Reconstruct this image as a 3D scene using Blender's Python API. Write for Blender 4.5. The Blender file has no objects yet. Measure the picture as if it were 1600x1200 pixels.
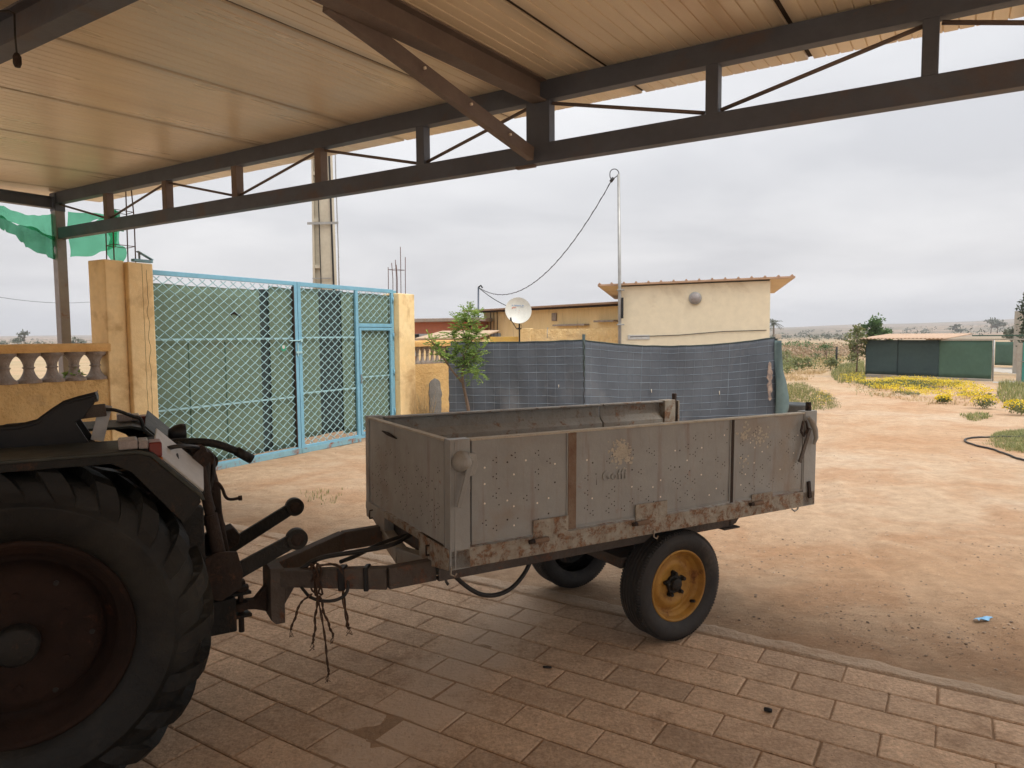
import bpy, math, random
from math import sin, cos, pi, radians, atan2, sqrt, tan
from mathutils import Vector, Matrix, noise
random.seed(7)
sc = bpy.context.scene
COL = sc.collection
# ------------------------------------------------------------------ camera
CF, CH, CP, CR = 1100.0, 1.65, radians(3.95), radians(0.43)
_f = Vector((0, cos(CP), -sin(CP))); _u = Vector((0, sin(CP), cos(CP))); _x = Vector((1, 0, 0))
CX = _x * cos(CR) - _u * sin(CR); CU = _x * sin(CR) + _u * cos(CR); CC = Vector((0, 0, CH))
cam = bpy.data.cameras.new('camera'); camo = bpy.data.objects.new('camera', cam); COL.objects.link(camo)
camo.matrix_world = Matrix(((CX.x, CU.x, -_f.x, 0), (CX.y, CU.y, -_f.y, 0), (CX.z, CU.z, -_f.z, CH), (0, 0, 0, 1)))
cam.sensor_width = 36; cam.lens = CF / 1600 * 36; cam.clip_end = 6000; cam.clip_start = 0.05
sc.camera = camo
def ray(px, py): return _f + CX * ((px - 800) / CF) - CU * ((py - 600) / CF)
def onz(px, py, z=0.0):                       # real point of the ground (or level z) seen in the survey of the place
    r = ray(px, py); return CC + r * ((z - CH) / r.z)
def ond(px, py, d):                           # point at distance d along the view axis
    r = ray(px, py); return CC + r * (d / r.y)
# ------------------------------------------------------------------ world: overcast sky
EXPO = 0.50
SUN_EL, SUN_AZ = radians(56), radians(124)     # azimuth from +Y towards +X
w = bpy.data.worlds.new('World'); sc.world = w; w.use_nodes = True
nt = w.node_tree; nt.nodes.clear()
def N(t, tree=None, **k):
    n = (tree or nt).nodes.new(t)
    for a, b in k.items(): setattr(n, a, b)
    return n
out = N('ShaderNodeOutputWorld'); bg = N('ShaderNodeBackground'); sky = N('ShaderNodeTexSky', sky_type='NISHITA')
sky.sun_disc = False; sky.sun_elevation = SUN_EL; sky.sun_rotation = SUN_AZ; sky.dust_density = 4; sky.air_density = 1.5
tc = N('ShaderNodeTexCoord'); sx = N('ShaderNodeSeparateXYZ'); nt.links.new(tc.outputs['Generated'], sx.inputs[0])
zz = N('ShaderNodeMath', operation='MAXIMUM'); nt.links.new(sx.outputs[2], zz.inputs[0]); zz.inputs[1].default_value = 0.0
den = N('ShaderNodeMath', operation='ADD'); nt.links.new(zz.outputs[0], den.inputs[0]); den.inputs[1].default_value = 0.16
dx = N('ShaderNodeMath', operation='DIVIDE'); dy = N('ShaderNodeMath', operation='DIVIDE')
nt.links.new(sx.outputs[0], dx.inputs[0]); nt.links.new(den.outputs[0], dx.inputs[1])
nt.links.new(sx.outputs[1], dy.inputs[0]); nt.links.new(den.outputs[0], dy.inputs[1])
cx = N('ShaderNodeCombineXYZ'); nt.links.new(dx.outputs[0], cx.inputs[0]); nt.links.new(dy.outputs[0], cx.inputs[1])
nz = N('ShaderNodeTexNoise'); nz.inputs['Scale'].default_value = 0.75; nz.inputs['Detail'].default_value = 5; nz.inputs['Roughness'].default_value = 0.5
nz.inputs['Distortion'].default_value = 0.3
nt.links.new(cx.outputs[0], nz.inputs['Vector'])
cr = N('ShaderNodeValToRGB'); cr.color_ramp.elements[0].position = 0.36; cr.color_ramp.elements[1].position = 0.66
cr.color_ramp.elements[0].color = (0.77, 0.77, 0.79, 1); cr.color_ramp.elements[1].color = (1.07, 1.06, 1.055, 1)
nt.links.new(nz.outputs['Fac'], cr.inputs[0])
grad = N('ShaderNodeValToRGB')              # horizon to zenith brightness of an overcast sky
g = grad.color_ramp; g.elements[0].position = 0.0; g.elements[0].color = (.72, .72, .735, 1); g.elements[1].position = 1.0; g.elements[1].color = (1.0, 1.0, 1.0, 1)
e = g.elements.new(0.10); e.color = (.67, .665, .675, 1)
e = g.elements.new(0.24); e.color = (.735, .74, .755, 1)
e = g.elements.new(0.45); e.color = (.86, .865, .87, 1)
nt.links.new(sx.outputs[2], grad.inputs[0])
mul = N('ShaderNodeMix', data_type='RGBA', blend_type='MULTIPLY'); mul.inputs[0].default_value = 1
nt.links.new(cr.outputs[0], mul.inputs[6]); nt.links.new(grad.outputs[0], mul.inputs[7])
sc10 = N('ShaderNodeVectorMath', operation='SCALE'); sc10.inputs['Scale'].default_value = 9.15; nt.links.new(mul.outputs[2], sc10.inputs[0])
zb = N('ShaderNodeMapRange'); zb.inputs['From Min'].default_value = 0.42; zb.inputs['From Max'].default_value = 1.0; zb.inputs['To Min'].default_value = 1.0; zb.inputs['To Max'].default_value = 2.2
nt.links.new(sx.outputs[2], zb.inputs['Value'])
sc2 = N('ShaderNodeVectorMath', operation='SCALE'); nt.links.new(sc10.outputs[0], sc2.inputs[0]); nt.links.new(zb.outputs[0], sc2.inputs['Scale'])
mx = N('ShaderNodeMix', data_type='RGBA'); mx.inputs[0].default_value = 0.94
nt.links.new(sky.outputs[0], mx.inputs[6]); nt.links.new(sc2.outputs[0], mx.inputs[7])
nt.links.new(mx.outputs[2], bg.inputs[0]); bg.inputs[1].default_value = 0.1; nt.links.new(bg.outputs[0], out.inputs[0])
# ------------------------------------------------------------------ sun behind cloud
sl = bpy.data.lights.new('sun', 'SUN'); sl.energy = 1.65; sl.angle = radians(20); sl.color = (1, .95, .87)
slo = bpy.data.objects.new('sun', sl); COL.objects.link(slo)
sd = Vector((cos(SUN_EL) * sin(SUN_AZ), cos(SUN_EL) * cos(SUN_AZ), sin(SUN_EL)))
slo.rotation_euler = sd.to_track_quat('Z', 'Y').to_euler(); slo.location = (0, 0, 30)
# ------------------------------------------------------------------ render look
sc.view_settings.view_transform = 'Standard'; sc.view_settings.look = 'None'; sc.view_settings.gamma = 1
sc.view_settings.exposure = EXPO; sc.view_settings.use_curve_mapping = False
sc.render.engine = 'CYCLES'
sc.cycles.max_bounces = 6; sc.cycles.diffuse_bounces = 4; sc.cycles.transparent_max_bounces = 24

# ================================================================== helpers
class MB:
    def __init__(s): s.v = []; s.f = []; s.sm = []; s.mi = []; s.att = []
    def add(s, vs, fs, smooth=False, mi=0, a=0.5):
        o = len(s.v); s.v += [tuple(v) for v in vs]; s.att += [a] * len(vs)
        for f in fs: s.f.append(tuple(i + o for i in f)); s.sm.append(smooth); s.mi.append(mi)
        return s
    def box(s, x0, x1, y0, y1, z0, z1, mi=0, a=0.5):
        return s.add([(x0,y0,z0),(x1,y0,z0),(x1,y1,z0),(x0,y1,z0),(x0,y0,z1),(x1,y0,z1),(x1,y1,z1),(x0,y1,z1)],
                     [(0,3,2,1),(4,5,6,7),(0,1,5,4),(1,2,6,5),(2,3,7,6),(3,0,4,7)], False, mi, a)
    def bar(s, p, q, w, h, up=(0,0,1), mi=0, w2=None, h2=None):
        p = Vector(p); q = Vector(q); d = (q - p).normalized(); up = Vector(up)
        if abs(d.dot(up)) > .99: up = Vector((1, 0, 0)) if abs(d.x) < .9 else Vector((0, 1, 0))
        sd_ = d.cross(up).normalized(); up = sd_.cross(d); w2 = w if w2 is None else w2; h2 = h if h2 is None else h2
        vs = []
        for c, ww, hh in ((p, w, h), (q, w2, h2)):
            for a, b in ((-1,-1),(1,-1),(1,1),(-1,1)): vs.append(c + sd_ * a * ww / 2 + up * b * hh / 2)
        return s.add(vs, [(0,1,2,3),(7,6,5,4),(0,4,5,1),(1,5,6,2),(2,6,7,3),(3,7,4,0)], False, mi)
    def tube(s, pts, r, n=8, mi=0, cap=True, smooth=True, a=.5):
        pts = [Vector(p) for p in pts]; k = len(pts); rr = r if isinstance(r, (list, tuple)) else [r] * k
        vs = []; up = None
        for i, p in enumerate(pts):
            d = (pts[min(i+1, k-1)] - pts[max(i-1, 0)])
            d = d.normalized() if d.length > 1e-9 else Vector((0,0,1))
            if up is None: up = Vector((0,0,1)) if abs(d.z) < .9 else Vector((1,0,0))
            x = d.cross(up)
            if x.length < 1e-6: x = d.cross(Vector((1, .3, .2)))
            x.normalize(); y = x.cross(d).normalized(); up = y
            for j in range(n):
                t = 2 * pi * j / n; vs.append(p + x * cos(t) * rr[i] + y * sin(t) * rr[i])
        fs = [(i*n+j, (i+1)*n+j, (i+1)*n+(j+1) % n, i*n+(j+1) % n) for i in range(k-1) for j in range(n)]
        s.add(vs, fs, smooth, mi, a)
        if cap:
            o = len(s.v) - len(vs)
            s.f.append(tuple(o + j for j in range(n))); s.sm.append(False); s.mi.append(mi)
            s.f.append(tuple(o + (k-1)*n + j for j in reversed(range(n)))); s.sm.append(False); s.mi.append(mi)
        return s
    def cyl(s, p, q, r, n=16, mi=0, r2=None): return s.tube([p, q], [r, r if r2 is None else r2], n, mi)
    def lathe(s, prof, n=48, axis='y', c=(0,0,0), mi=0, smooth=True, flip=False):   # prof: (radius, along axis)
        vs = []
        for r, h in prof:
            for j in range(n):
                t = 2 * pi * j / n
                if axis == 'y': vs.append((c[0] + r*cos(t), c[1] + h, c[2] + r*sin(t)))
                elif axis == 'z': vs.append((c[0] + r*cos(t), c[1] + r*sin(t), c[2] + h))
                else: vs.append((c[0] + h, c[1] + r*cos(t), c[2] + r*sin(t)))
        fs = []
        for i in range(len(prof)-1):
            for j in range(n):
                q = (i*n+j, i*n+(j+1) % n, (i+1)*n+(j+1) % n, (i+1)*n+j); fs.append(q[::-1] if flip else q)
        return s.add(vs, fs, smooth, mi)
    def prism(s, poly, d0, d1, plane='xz', mi=0):       # polygon in a plane, extruded along the remaining axis
        def P(a, b, d): return {'xz': (a, d, b), 'xy': (a, b, d), 'yz': (d, a, b)}[plane]
        n = len(poly); vs = [P(a, b, d0) for a, b in poly] + [P(a, b, d1) for a, b in poly]
        fs = [tuple(range(n)), tuple(reversed(range(n, 2*n)))] + [(i, i+n, (i+1) % n + n, (i+1) % n) for i in range(n)]
        return s.add(vs, fs, False, mi)
    def grid(s, fn, nu, nv, smooth=True, mi=0):
        vs = [fn(i/nu, j/nv) for i in range(nu+1) for j in range(nv+1)]
        fs = [(i*(nv+1)+j, (i+1)*(nv+1)+j, (i+1)*(nv+1)+j+1, i*(nv+1)+j+1) for i in range(nu) for j in range(nv)]
        return s.add(vs, fs, smooth, mi)
    def sheet(s, fn, nu, nv, th, smooth=True, mi=0):    # a grid with thickness th (offset function uses local normal)
        P = [[Vector(fn(i/nu, j/nv)) for j in range(nv+1)] for i in range(nu+1)]
        vs = []
        for side in (0, 1):
            for i in range(nu+1):
                for j in range(nv+1):
                    a = P[min(i+1, nu)][j] - P[max(i-1, 0)][j]; b = P[i][min(j+1, nv)] - P[i][max(j-1, 0)]
                    nn = a.cross(b); nn = nn.normalized() if nn.length > 1e-12 else Vector((0,0,1))
                    vs.append(P[i][j] + nn * (th * (side - .5)))
        M = (nu+1)*(nv+1); idx = lambda i, j, k: k*M + i*(nv+1) + j
        fs = []
        for i in range(nu):
            for j in range(nv):
                fs.append((idx(i,j,0), idx(i,j+1,0), idx(i+1,j+1,0), idx(i+1,j,0))); fs.append((idx(i,j,1), idx(i+1,j,1), idx(i+1,j+1,1), idx(i,j+1,1)))
        for i in range(nu):
            fs.append((idx(i,0,0), idx(i+1,0,0), idx(i+1,0,1), idx(i,0,1))); fs.append((idx(i,nv,0), idx(i,nv,1), idx(i+1,nv,1), idx(i+1,nv,0)))
        for j in range(nv):
            fs.append((idx(0,j,0), idx(0,j,1), idx(0,j+1,1), idx(0,j+1,0))); fs.append((idx(nu,j,0), idx(nu,j+1,0), idx(nu,j+1,1), idx(nu,j,1)))
        return s.add(vs, fs, smooth, mi)
    def build(s, name, mats, parent=None, bevel=0, seg=2, loc=None):
        me = bpy.data.meshes.new(name); me.from_pydata(s.v, [], s.f)
        if not isinstance(mats, (list, tuple)): mats = [mats]
        for m in mats: me.materials.append(m)
        me.polygons.foreach_set('use_smooth', s.sm); me.polygons.foreach_set('material_index', s.mi)
        at = me.attributes.new('tone', 'FLOAT', 'POINT'); at.data.foreach_set('value', s.att)
        me.update()
        o = bpy.data.objects.new(name, me); COL.objects.link(o)
        if parent: o.parent = parent
        if loc: o.location = loc
        if bevel:
            b = o.modifiers.new('bevel', 'BEVEL'); b.width = bevel; b.segments = seg; b.limit_method = 'ANGLE'; b.angle_limit = radians(40)
        return o
def empty(name, loc, rz=0, rx=0, ry=0):
    o = bpy.data.objects.new(name, None); COL.objects.link(o); o.location = loc; o.rotation_euler = (rx, ry, rz); o.empty_display_size = .1
    return o
def tag(o, label=None, cat=None, group=None, kind=None):
    if label: o['label'] = label
    if cat: o['category'] = cat
    if group: o['group'] = group
    if kind: o['kind'] = kind
    return o
def kids(o): return [c for c in bpy.data.objects if c.parent == o]
def copy_tree(o, parent=None):
    c = o.copy(); COL.objects.link(c)
    if parent: c.parent = parent
    for ch in kids(o): copy_tree(ch, c)
    return c

# ================================================================== materials
def M(name, c1, c2=None, scale=6, rough=.75, metal=0, bump=.15, bscale=None, rust=0, rustc=(.16,.055,.022), rscale=5, stretch=(1,1,1),
      tone=0, dirt=0, dirtc=(.34,.24,.16), spec=.4, world=False, detail=6, streak=0, rv=.12, edge=0):
    m = bpy.data.materials.new(name); m.use_nodes = True; t = m.node_tree; t.nodes.clear(); L = t.links.new
    def n(k, **kw): return N(k, t, **kw)
    o = n('ShaderNodeOutputMaterial'); p = n('ShaderNodeBsdfPrincipled'); L(p.outputs[0], o.inputs[0])
    if world: src = n('ShaderNodeNewGeometry').outputs['Position']
    else: src = n('ShaderNodeTexCoord').outputs['Object']
    mp = n('ShaderNodeMapping'); mp.inputs['Scale'].default_value = stretch; L(src, mp.inputs[0]); V = mp.outputs[0]
    def noise_(sc_, det=detail, dist=0, vec=None, ro=.6):
        q = n('ShaderNodeTexNoise'); q.inputs['Scale'].default_value = sc_; q.inputs['Detail'].default_value = det; q.inputs['Distortion'].default_value = dist
        q.inputs['Roughness'].default_value = ro; L(vec or V, q.inputs['Vector']); return q.outputs['Fac']
    def ramp(fac, a, b, ca=(0,0,0,1), cb=(1,1,1,1)):
        r = n('ShaderNodeValToRGB'); e = r.color_ramp.elements; e[0].position = a; e[1].position = b; e[0].color = ca; e[1].color = cb; L(fac, r.inputs[0]); return r.outputs[0]
    def mix(f, a, b, bt='MIX'):
        q = n('ShaderNodeMix', data_type='RGBA', blend_type=bt)
        if isinstance(f, float) or isinstance(f, int): q.inputs[0].default_value = f
        else: L(f, q.inputs[0])
        for k, x in ((6, a), (7, b)):
            if isinstance(x, tuple): q.inputs[k].default_value = x[:3] + (1,)
            else: L(x, q.inputs[k])
        return q.outputs[2]
    c2 = c2 or tuple(x * .8 for x in c1)
    base = mix(ramp(noise_(scale), .32, .68), c1, c2)
    mott = ramp(noise_(scale * 5.3, 4), .25, .8, (.90,.90,.90,1), (1.06,1.06,1.06,1)); base = mix(1.0, base, mott, 'MULTIPLY')
    if tone:
        at = n('ShaderNodeAttribute', attribute_name='tone'); rr = ramp(at.outputs['Fac'], 0, 1, (1-tone,)*3 + (1,), (1+tone,)*3 + (1,)); base = mix(1.0, base, rr, 'MULTIPLY')
    hgt = noise_(bscale or scale * 6, 8, ro=.65)
    roughv = None
    if dirt:
        dm = ramp(noise_(scale * .55 + .4, 7, .4), .62 - dirt * .3, .78 - dirt * .2); base = mix(dm, base, dirtc)
    if streak:
        m2 = n('ShaderNodeMapping'); m2.inputs['Scale'].default_value = (9, 9, .9); L(src, m2.inputs[0])
        sm = ramp(noise_(2.2, 5, 0, m2.outputs[0]), .55, .8); base = mix(mixf(t, sm, streak), base, rustc)
    if rust:
        a = .66 - rust * .32
        rm = ramp(noise_(rscale, 9, .25, ro=.8), a, a + .10)
        rc = mix(ramp(noise_(rscale * 6, 5), .35, .65), rustc, tuple(min(1, x * 2.1) for x in rustc))
        base = mix(rm, base, rc); roughv = rm
    L(base, p.inputs['Base Color'])
    rg = n('ShaderNodeMapRange'); rg.inputs['To Min'].default_value = max(.02, rough - rv); rg.inputs['To Max'].default_value = min(1, rough + rv)
    L(noise_(scale * 2.2, 4), rg.inputs['Value'])
    if roughv is not None:
        mr = n('ShaderNodeMix', data_type='FLOAT'); L(roughv, mr.inputs[0]); L(rg.outputs[0], mr.inputs[2]); mr.inputs[3].default_value = .92; L(mr.outputs[0], p.inputs['Roughness'])
        if metal:
            mm = n('ShaderNodeMapRange'); mm.inputs['To Min'].default_value = metal; mm.inputs['To Max'].default_value = 0; L(roughv, mm.inputs['Value']); L(mm.outputs[0], p.inputs['Metallic'])
    else:
        L(rg.outputs[0], p.inputs['Roughness']); p.inputs['Metallic'].default_value = metal
    p.inputs['Specular IOR Level'].default_value = spec
    if bump:
        b = n('ShaderNodeBump'); b.inputs['Strength'].default_value = min(1, bump * 2); b.inputs['Distance'].default_value = .02 * bump if bump < 1 else .02
        b.inputs['Distance'].default_value = .03 * bump; b.inputs['Strength'].default_value = 1.0
        if roughv is not None:
            ad = n('ShaderNodeMath', operation='MULTIPLY_ADD'); L(roughv, ad.inputs[0]); ad.inputs[1].default_value = .25; L(hgt, ad.inputs[2]); hgt = ad.outputs[0]
        L(hgt, b.inputs['Height']); L(b.outputs[0], p.inputs['Normal'])
    m['p'] = 1
    return m
def mixf(t, sock, k):
    q = t.nodes.new('ShaderNodeMath'); q.operation = 'MULTIPLY'; t.links.new(sock, q.inputs[0]); q.inputs[1].default_value = k; return q.outputs[0]
def flat(name, c, rough=.5, metal=0, trans=0, alpha=1):
    return M(name, c, tuple(x*.85 for x in c), 8, rough, metal, .05)
def leafmat(name, c1, c2, tr=.35):
    m = bpy.data.materials.new(name); m.use_nodes = True; t = m.node_tree; t.nodes.clear(); L = t.links.new
    o = t.nodes.new('ShaderNodeOutputMaterial'); at = t.nodes.new('ShaderNodeAttribute'); at.attribute_name = 'tone'
    r = t.nodes.new('ShaderNodeValToRGB'); r.color_ramp.elements[0].color = c1 + (1,); r.color_ramp.elements[1].color = c2 + (1,); L(at.outputs['Fac'], r.inputs[0])
    p = t.nodes.new('ShaderNodeBsdfPrincipled'); p.inputs['Roughness'].default_value = .6; L(r.outputs[0], p.inputs['Base Color'])
    tl = t.nodes.new('ShaderNodeBsdfTranslucent'); L(r.outputs[0], tl.inputs[0]); mx_ = t.nodes.new('ShaderNodeMixShader'); mx_.inputs[0].default_value = tr
    L(p.outputs[0], mx_.inputs[1]); L(tl.outputs[0], mx_.inputs[2]); L(mx_.outputs[0], o.inputs[0]); return m
def netmat(name, c, hole, scale=220):
    m = M(name, c, tuple(x*.75 for x in c), 5, .8, 0, .1); t = m.node_tree; L = t.links.new
    o = [q for q in t.nodes if q.type == 'OUTPUT_MATERIAL'][0]; p = [q for q in t.nodes if q.type == 'BSDF_PRINCIPLED'][0]
    tr = t.nodes.new('ShaderNodeBsdfTransparent'); tr.inputs[0].default_value = (.30, .85, .55, 1); mx_ = t.nodes.new('ShaderNodeMixShader')
    nn = t.nodes.new('ShaderNodeTexNoise'); nn.inputs['Scale'].default_value = 6; tcn = t.nodes.new('ShaderNodeTexCoord'); L(tcn.outputs['Object'], nn.inputs[0])
    mr = t.nodes.new('ShaderNodeMapRange'); mr.inputs['To Min'].default_value = max(0, hole - .18); mr.inputs['To Max'].default_value = min(1, hole + .18); L(nn.outputs['Fac'], mr.inputs[0])
    L(mr.outputs[0], mx_.inputs[0]); L(p.outputs[0], mx_.inputs[1]); L(tr.outputs[0], mx_.inputs[2]); L(mx_.outputs[0], o.inputs[0]); return m

m_sheet = M('weathered grey green paint', (.315,.325,.315), (.26,.26,.245), 2.2, .5, 0, .07, 40, rust=.10, rscale=6, dirt=.3, dirtc=(.25,.19,.135), streak=.55)
m_sheet2 = M('weathered grey paint on front', (.365,.375,.36), (.29,.285,.26), 2.6, .55, 0, .07, 40, rust=.1, rscale=9, dirt=.35, dirtc=(.22,.16,.11), streak=.5)
m_railr = M('rusting pale paint', (.385,.37,.315), (.29,.25,.195), 9, .75, 0, .2, 60, rust=.57, rscale=15, rustc=(.145,.080,.046), streak=.6)
m_far = M('grey paint with brown rust', (.34,.33,.30), (.26,.24,.205), 4, .7, 0, .15, 60, rust=.40, rscale=14, rustc=(.14,.075,.042), streak=.6)
m_railq = M('brown rusted strip', (.17,.095,.058), (.25,.20,.15), 7, .85, 0, .2, 60, rust=.3, rscale=14, rustc=(.11,.05,.03))
m_under = M('grimy chassis steel', (.13,.11,.095), (.08,.065,.055), 4, .75, .2, .25, 50, rust=.35, rscale=6, rustc=(.11,.05,.03))
m_rusty = M('rust brown steel', (.048,.031,.023), (.026,.019,.016), 7, .85, 0, .3, 60, rust=.3, rscale=9, rustc=(.07,.032,.018))
m_dark = M('oily black iron', (.011,.013,.013), (.022,.020,.017), 6, .6, .2, .25, 50, rust=.25, rscale=7, rustc=(.06,.03,.018))
m_rubber = M('dusty black rubber', (.005,.006,.006), (.010,.010,.009), 4, .55, 0, .14, 60, dirt=.42, dirtc=(.028,.027,.022), spec=.35)
m_tyre2 = M('road tyre rubber', (.020,.020,.021), (.04,.038,.036), 7, .7, 0, .1, 60, dirt=.25, dirtc=(.085,.07,.055))
m_yel = M('worn yellow rim paint', (.46,.25,.045), (.30,.145,.03), 6, .55, 0, .12, 50, rust=.42, rscale=10, rustc=(.13,.055,.02))
m_rimr = M('rust brown wheel rim', (.030,.016,.011), (.016,.010,.008), 4, .85, 0, .2, 50, rust=.2, rscale=6, rustc=(.035,.015,.009), spec=.2)
m_plastic = M('black seat plastic', (.010,.011,.013), (.016,.017,.019), 4, .5, 0, .03, 50, spec=.3)
m_green = M('dark green tractor paint', (.022,.045,.032), (.03,.04,.028), 4, .5, 0, .08, 50, dirt=.3, dirtc=(.07,.06,.045))
m_fend = M('dusty dark fender paint', (.020,.027,.024), (.030,.034,.029), 4, .55, 0, .08, 50, dirt=.3, dirtc=(.10,.10,.08))
m_white = M('scuffed white paint', (.55,.55,.53), (.45,.44,.42), 6, .5, 0, .05, dirt=.3, dirtc=(.3,.27,.22))
m_hose = M('black hose rubber', (.015,.015,.015), (.03,.028,.026), 10, .5, 0, .05)
m_rope = M('brown twine', (.12,.07,.045), (.07,.04,.025), 40, .95, 0, .3, 300)
m_red = M('red lamp lens', (.20,.025,.02), (.13,.015,.012), 10, .35, 0, .02)
m_orange = M('orange lamp lens', (.42,.11,.015), (.3,.08,.01), 10, .25, 0, .02)
m_clear = M('milky lamp lens', (.34,.31,.30), (.22,.19,.18), 30, .3, 0, .1)
m_metal_holelight = M('bright metal and painted hole light', (.90,.84,.74), (.8,.72,.6), 20, .4, 0, .02)  # bright metal; on the side panels it paints daylight showing through punched holes
m_hole = M('dark dent', (.055,.042,.035), (.04,.03,.025), 20, .9, 0, .02)
m_splat = M('dried whitewash splash', (.56,.51,.41), (.44,.40,.33), 20, .9, 0, .3)
m_steel = M('grey brown painted steel', (.098,.120,.165), (.080,.094,.125), 3, .5, 0, .06, 50, rust=.04, rscale=6, dirt=.2, dirtc=(.12,.085,.07), rustc=(.16,.07,.045))
m_steelb = M('rusting brown steel', (.18,.145,.13), (.14,.11,.10), 5, .65, 0, .1, 60, rust=.15, rscale=16, rustc=(.15,.075,.05))
m_post = M('grey post paint', (.30,.285,.28), (.22,.20,.20), 3, .5, 0, .06, 50, rust=.22, rscale=4.5)
m_panel = M('cream roof sheet', (.86,.75,.57), (.80,.68,.49), 1.1, .30, 0, .015, 30, dirt=.18, dirtc=(.66,.50,.34), stretch=(1.6,.22,1), rv=.10, spec=.9, tone=.30)
m_gap = M('dark joint', (.05,.035,.025), None, 10, .9, 0, .1)
m_rooft = M('roof top sheet', (.45,.42,.38), None, 3, .6, 0, .05)
m_plaster = M('ochre yellow plaster', (.72,.44,.17), (.62,.35,.12), 3.2, .9, 0, .45, 26, rust=.1, rscale=4, rustc=(.32,.13,.05), dirt=.15, dirtc=(.42,.28,.16))
m_gwall = M('rough yellow garden wall', (.82,.62,.32), (.72,.50,.23), 2.4, .95, 0, 1.1, 22, dirt=.15, dirtc=(.55,.40,.22))
m_plaster_r = M('rough ochre render', (.76,.52,.23), (.64,.40,.16), 2.4, .95, 0, 1.1, 22, rust=.12, rscale=2.6, rustc=(.38,.15,.06), dirt=.25, dirtc=(.40,.27,.16))
m_pil = M('smooth ochre plaster', (.88,.68,.38), (.80,.58,.29), 2.5, .85, 0, .2, 14, dirt=.25, dirtc=(.45,.27,.11))
m_cement = M('grey cement patch', (.27,.26,.24), (.2,.19,.175), 9, .95, 0, .8, 40)
m_balu = M('weathered concrete balusters', (.36,.31,.27), (.25,.21,.18), 6, .95, 0, .5, 40, dirt=.35, dirtc=(.3,.2,.13))
m_blue = M('sky blue gate paint', (.19,.42,.56), (.16,.36,.48), 4, .5, 0, .06, 50, rust=.1, rscale=7)
m_bluer = M('blue gate paint with rust', (.22,.40,.47), (.18,.33,.38), 4, .6, 0, .12, 50, rust=.45, rscale=4)
m_wire = M('pale blue grille wire', (.36,.57,.62), (.28,.46,.50), 9, .5, 0, .05, rust=.12, rscale=12)
m_screen = M('sage green fabric sheet', (.175,.24,.17), (.155,.215,.155), 1.4, .8, 0, .06, 60, dirt=.08, dirtc=(.2,.22,.15), stretch=(1,1,1.5))
m_screend = M('dark green fabric', (.035,.055,.055), (.05,.07,.065), 2, .8, 0, .05)
m_net = M('slate blue shade net', (.100,.118,.143), (.070,.084,.106), 1.6, .85, 0, .25, 90, dirt=.2, dirtc=(.15,.16,.175), stretch=(1,1,.6))
m_string = M('pale blue net thread', (.36,.45,.54), (.15,.20,.26), 3, .6, 0, .02)
m_stringf = M('faded net thread', (.24,.28,.33), (.14,.17,.21), 3, .6, 0, .02)
m_gnet = netmat('green debris netting', (.02,.42,.20), .60)
m_gnet_b = netmat('bunched green netting', (.012,.24,.10), .28)
m_hut = M('cream hut wall', (.74,.65,.48), (.72,.63,.46), 1.2, .9, 0, .05, 30, dirt=.05, dirtc=(.5,.4,.27))
m_hutroof = M('terracotta coloured sheet', (.50,.33,.22), (.42,.27,.18), 3, .6, 0, .05, rust=.1)
m_soffit = M('cream soffit', (.66,.52,.34), (.56,.42,.27), 3, .7, 0, .05)
m_yhouse = M('yellow house paint', (.84,.66,.37), (.78,.60,.31), 1.2, .9, 0, .1, 20, stretch=(4,4,.5), dirt=.1)
m_redh = M('brick red house paint', (.42,.155,.09), (.36,.13,.08), 1.5, .9, 0, .1, 20)
m_conc = M('pale concrete', (.42,.39,.34), (.33,.30,.26), 4, .9, 0, .2, 40, dirt=.25)
m_pole = M('cast concrete pole', (.50,.46,.37), (.42,.38,.30), 3, .9, 0, .1, 40)
m_galv = M('galvanised steel', (.38,.38,.37), (.28,.28,.27), 6, .45, .5, .03)
m_rebar = M('rusty rebar', (.11,.05,.035), None, 12, .9, 0, .2)
m_dish = M('off white enamel', (.62,.62,.57), (.55,.55,.5), 5, .4, 0, .02)
m_bluep = M('blue print', (.22,.33,.5), None, 9, .6, 0, .02)
m_redp = M('faded red print', (.55,.22,.16), None, 9, .6, 0, .02)
m_yelp = M('yellow notice', (.70,.50,.08), None, 9, .6, 0, .02)
m_black = M('black plastic', (.015,.015,.016), None, 9, .5, 0, .02)
m_dscreen = M('dark teal screen', (.045,.075,.075), (.035,.06,.065), 1.5, .85, 0, .08, 60)
m_gscreen = M('green shade screen', (.075,.14,.105), (.06,.115,.085), 1.5, .85, 0, .08, 60)
m_teal = M('teal painted door', (.06,.30,.26), (.05,.25,.22), 3, .6, 0, .05)
m_bark = M('grey brown bark', (.20,.15,.11), (.13,.09,.065), 9, .95, 0, .5, 60)
m_leaf = leafmat('sapling leaves', (.05,.10,.03), (.30,.44,.08))
m_leafd = leafmat('dark tree leaves', (.03,.075,.03), (.11,.20,.055))
m_leafo = leafmat('dusty field shrub leaves', (.085,.12,.05), (.24,.25,.09))
m_leafp = leafmat('hazy far leaves', (.07,.085,.06), (.14,.15,.10), .1)
m_grass = leafmat('green weeds', (.11,.15,.05), (.38,.36,.14))
m_dry = leafmat('dry straw grass', (.36,.25,.12), (.60,.45,.24))
m_flow = leafmat('yellow blossom', (.62,.45,.02), (.85,.68,.03), .2)
m_stone = M('dark pebbles', (.24,.17,.12), (.44,.33,.24), 30, .95, 0, .2, tone=.5)
m_pot = M('dark grey rubber pot', (.085,.095,.10), (.06,.065,.07), 7, .75, 0, .1)
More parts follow.
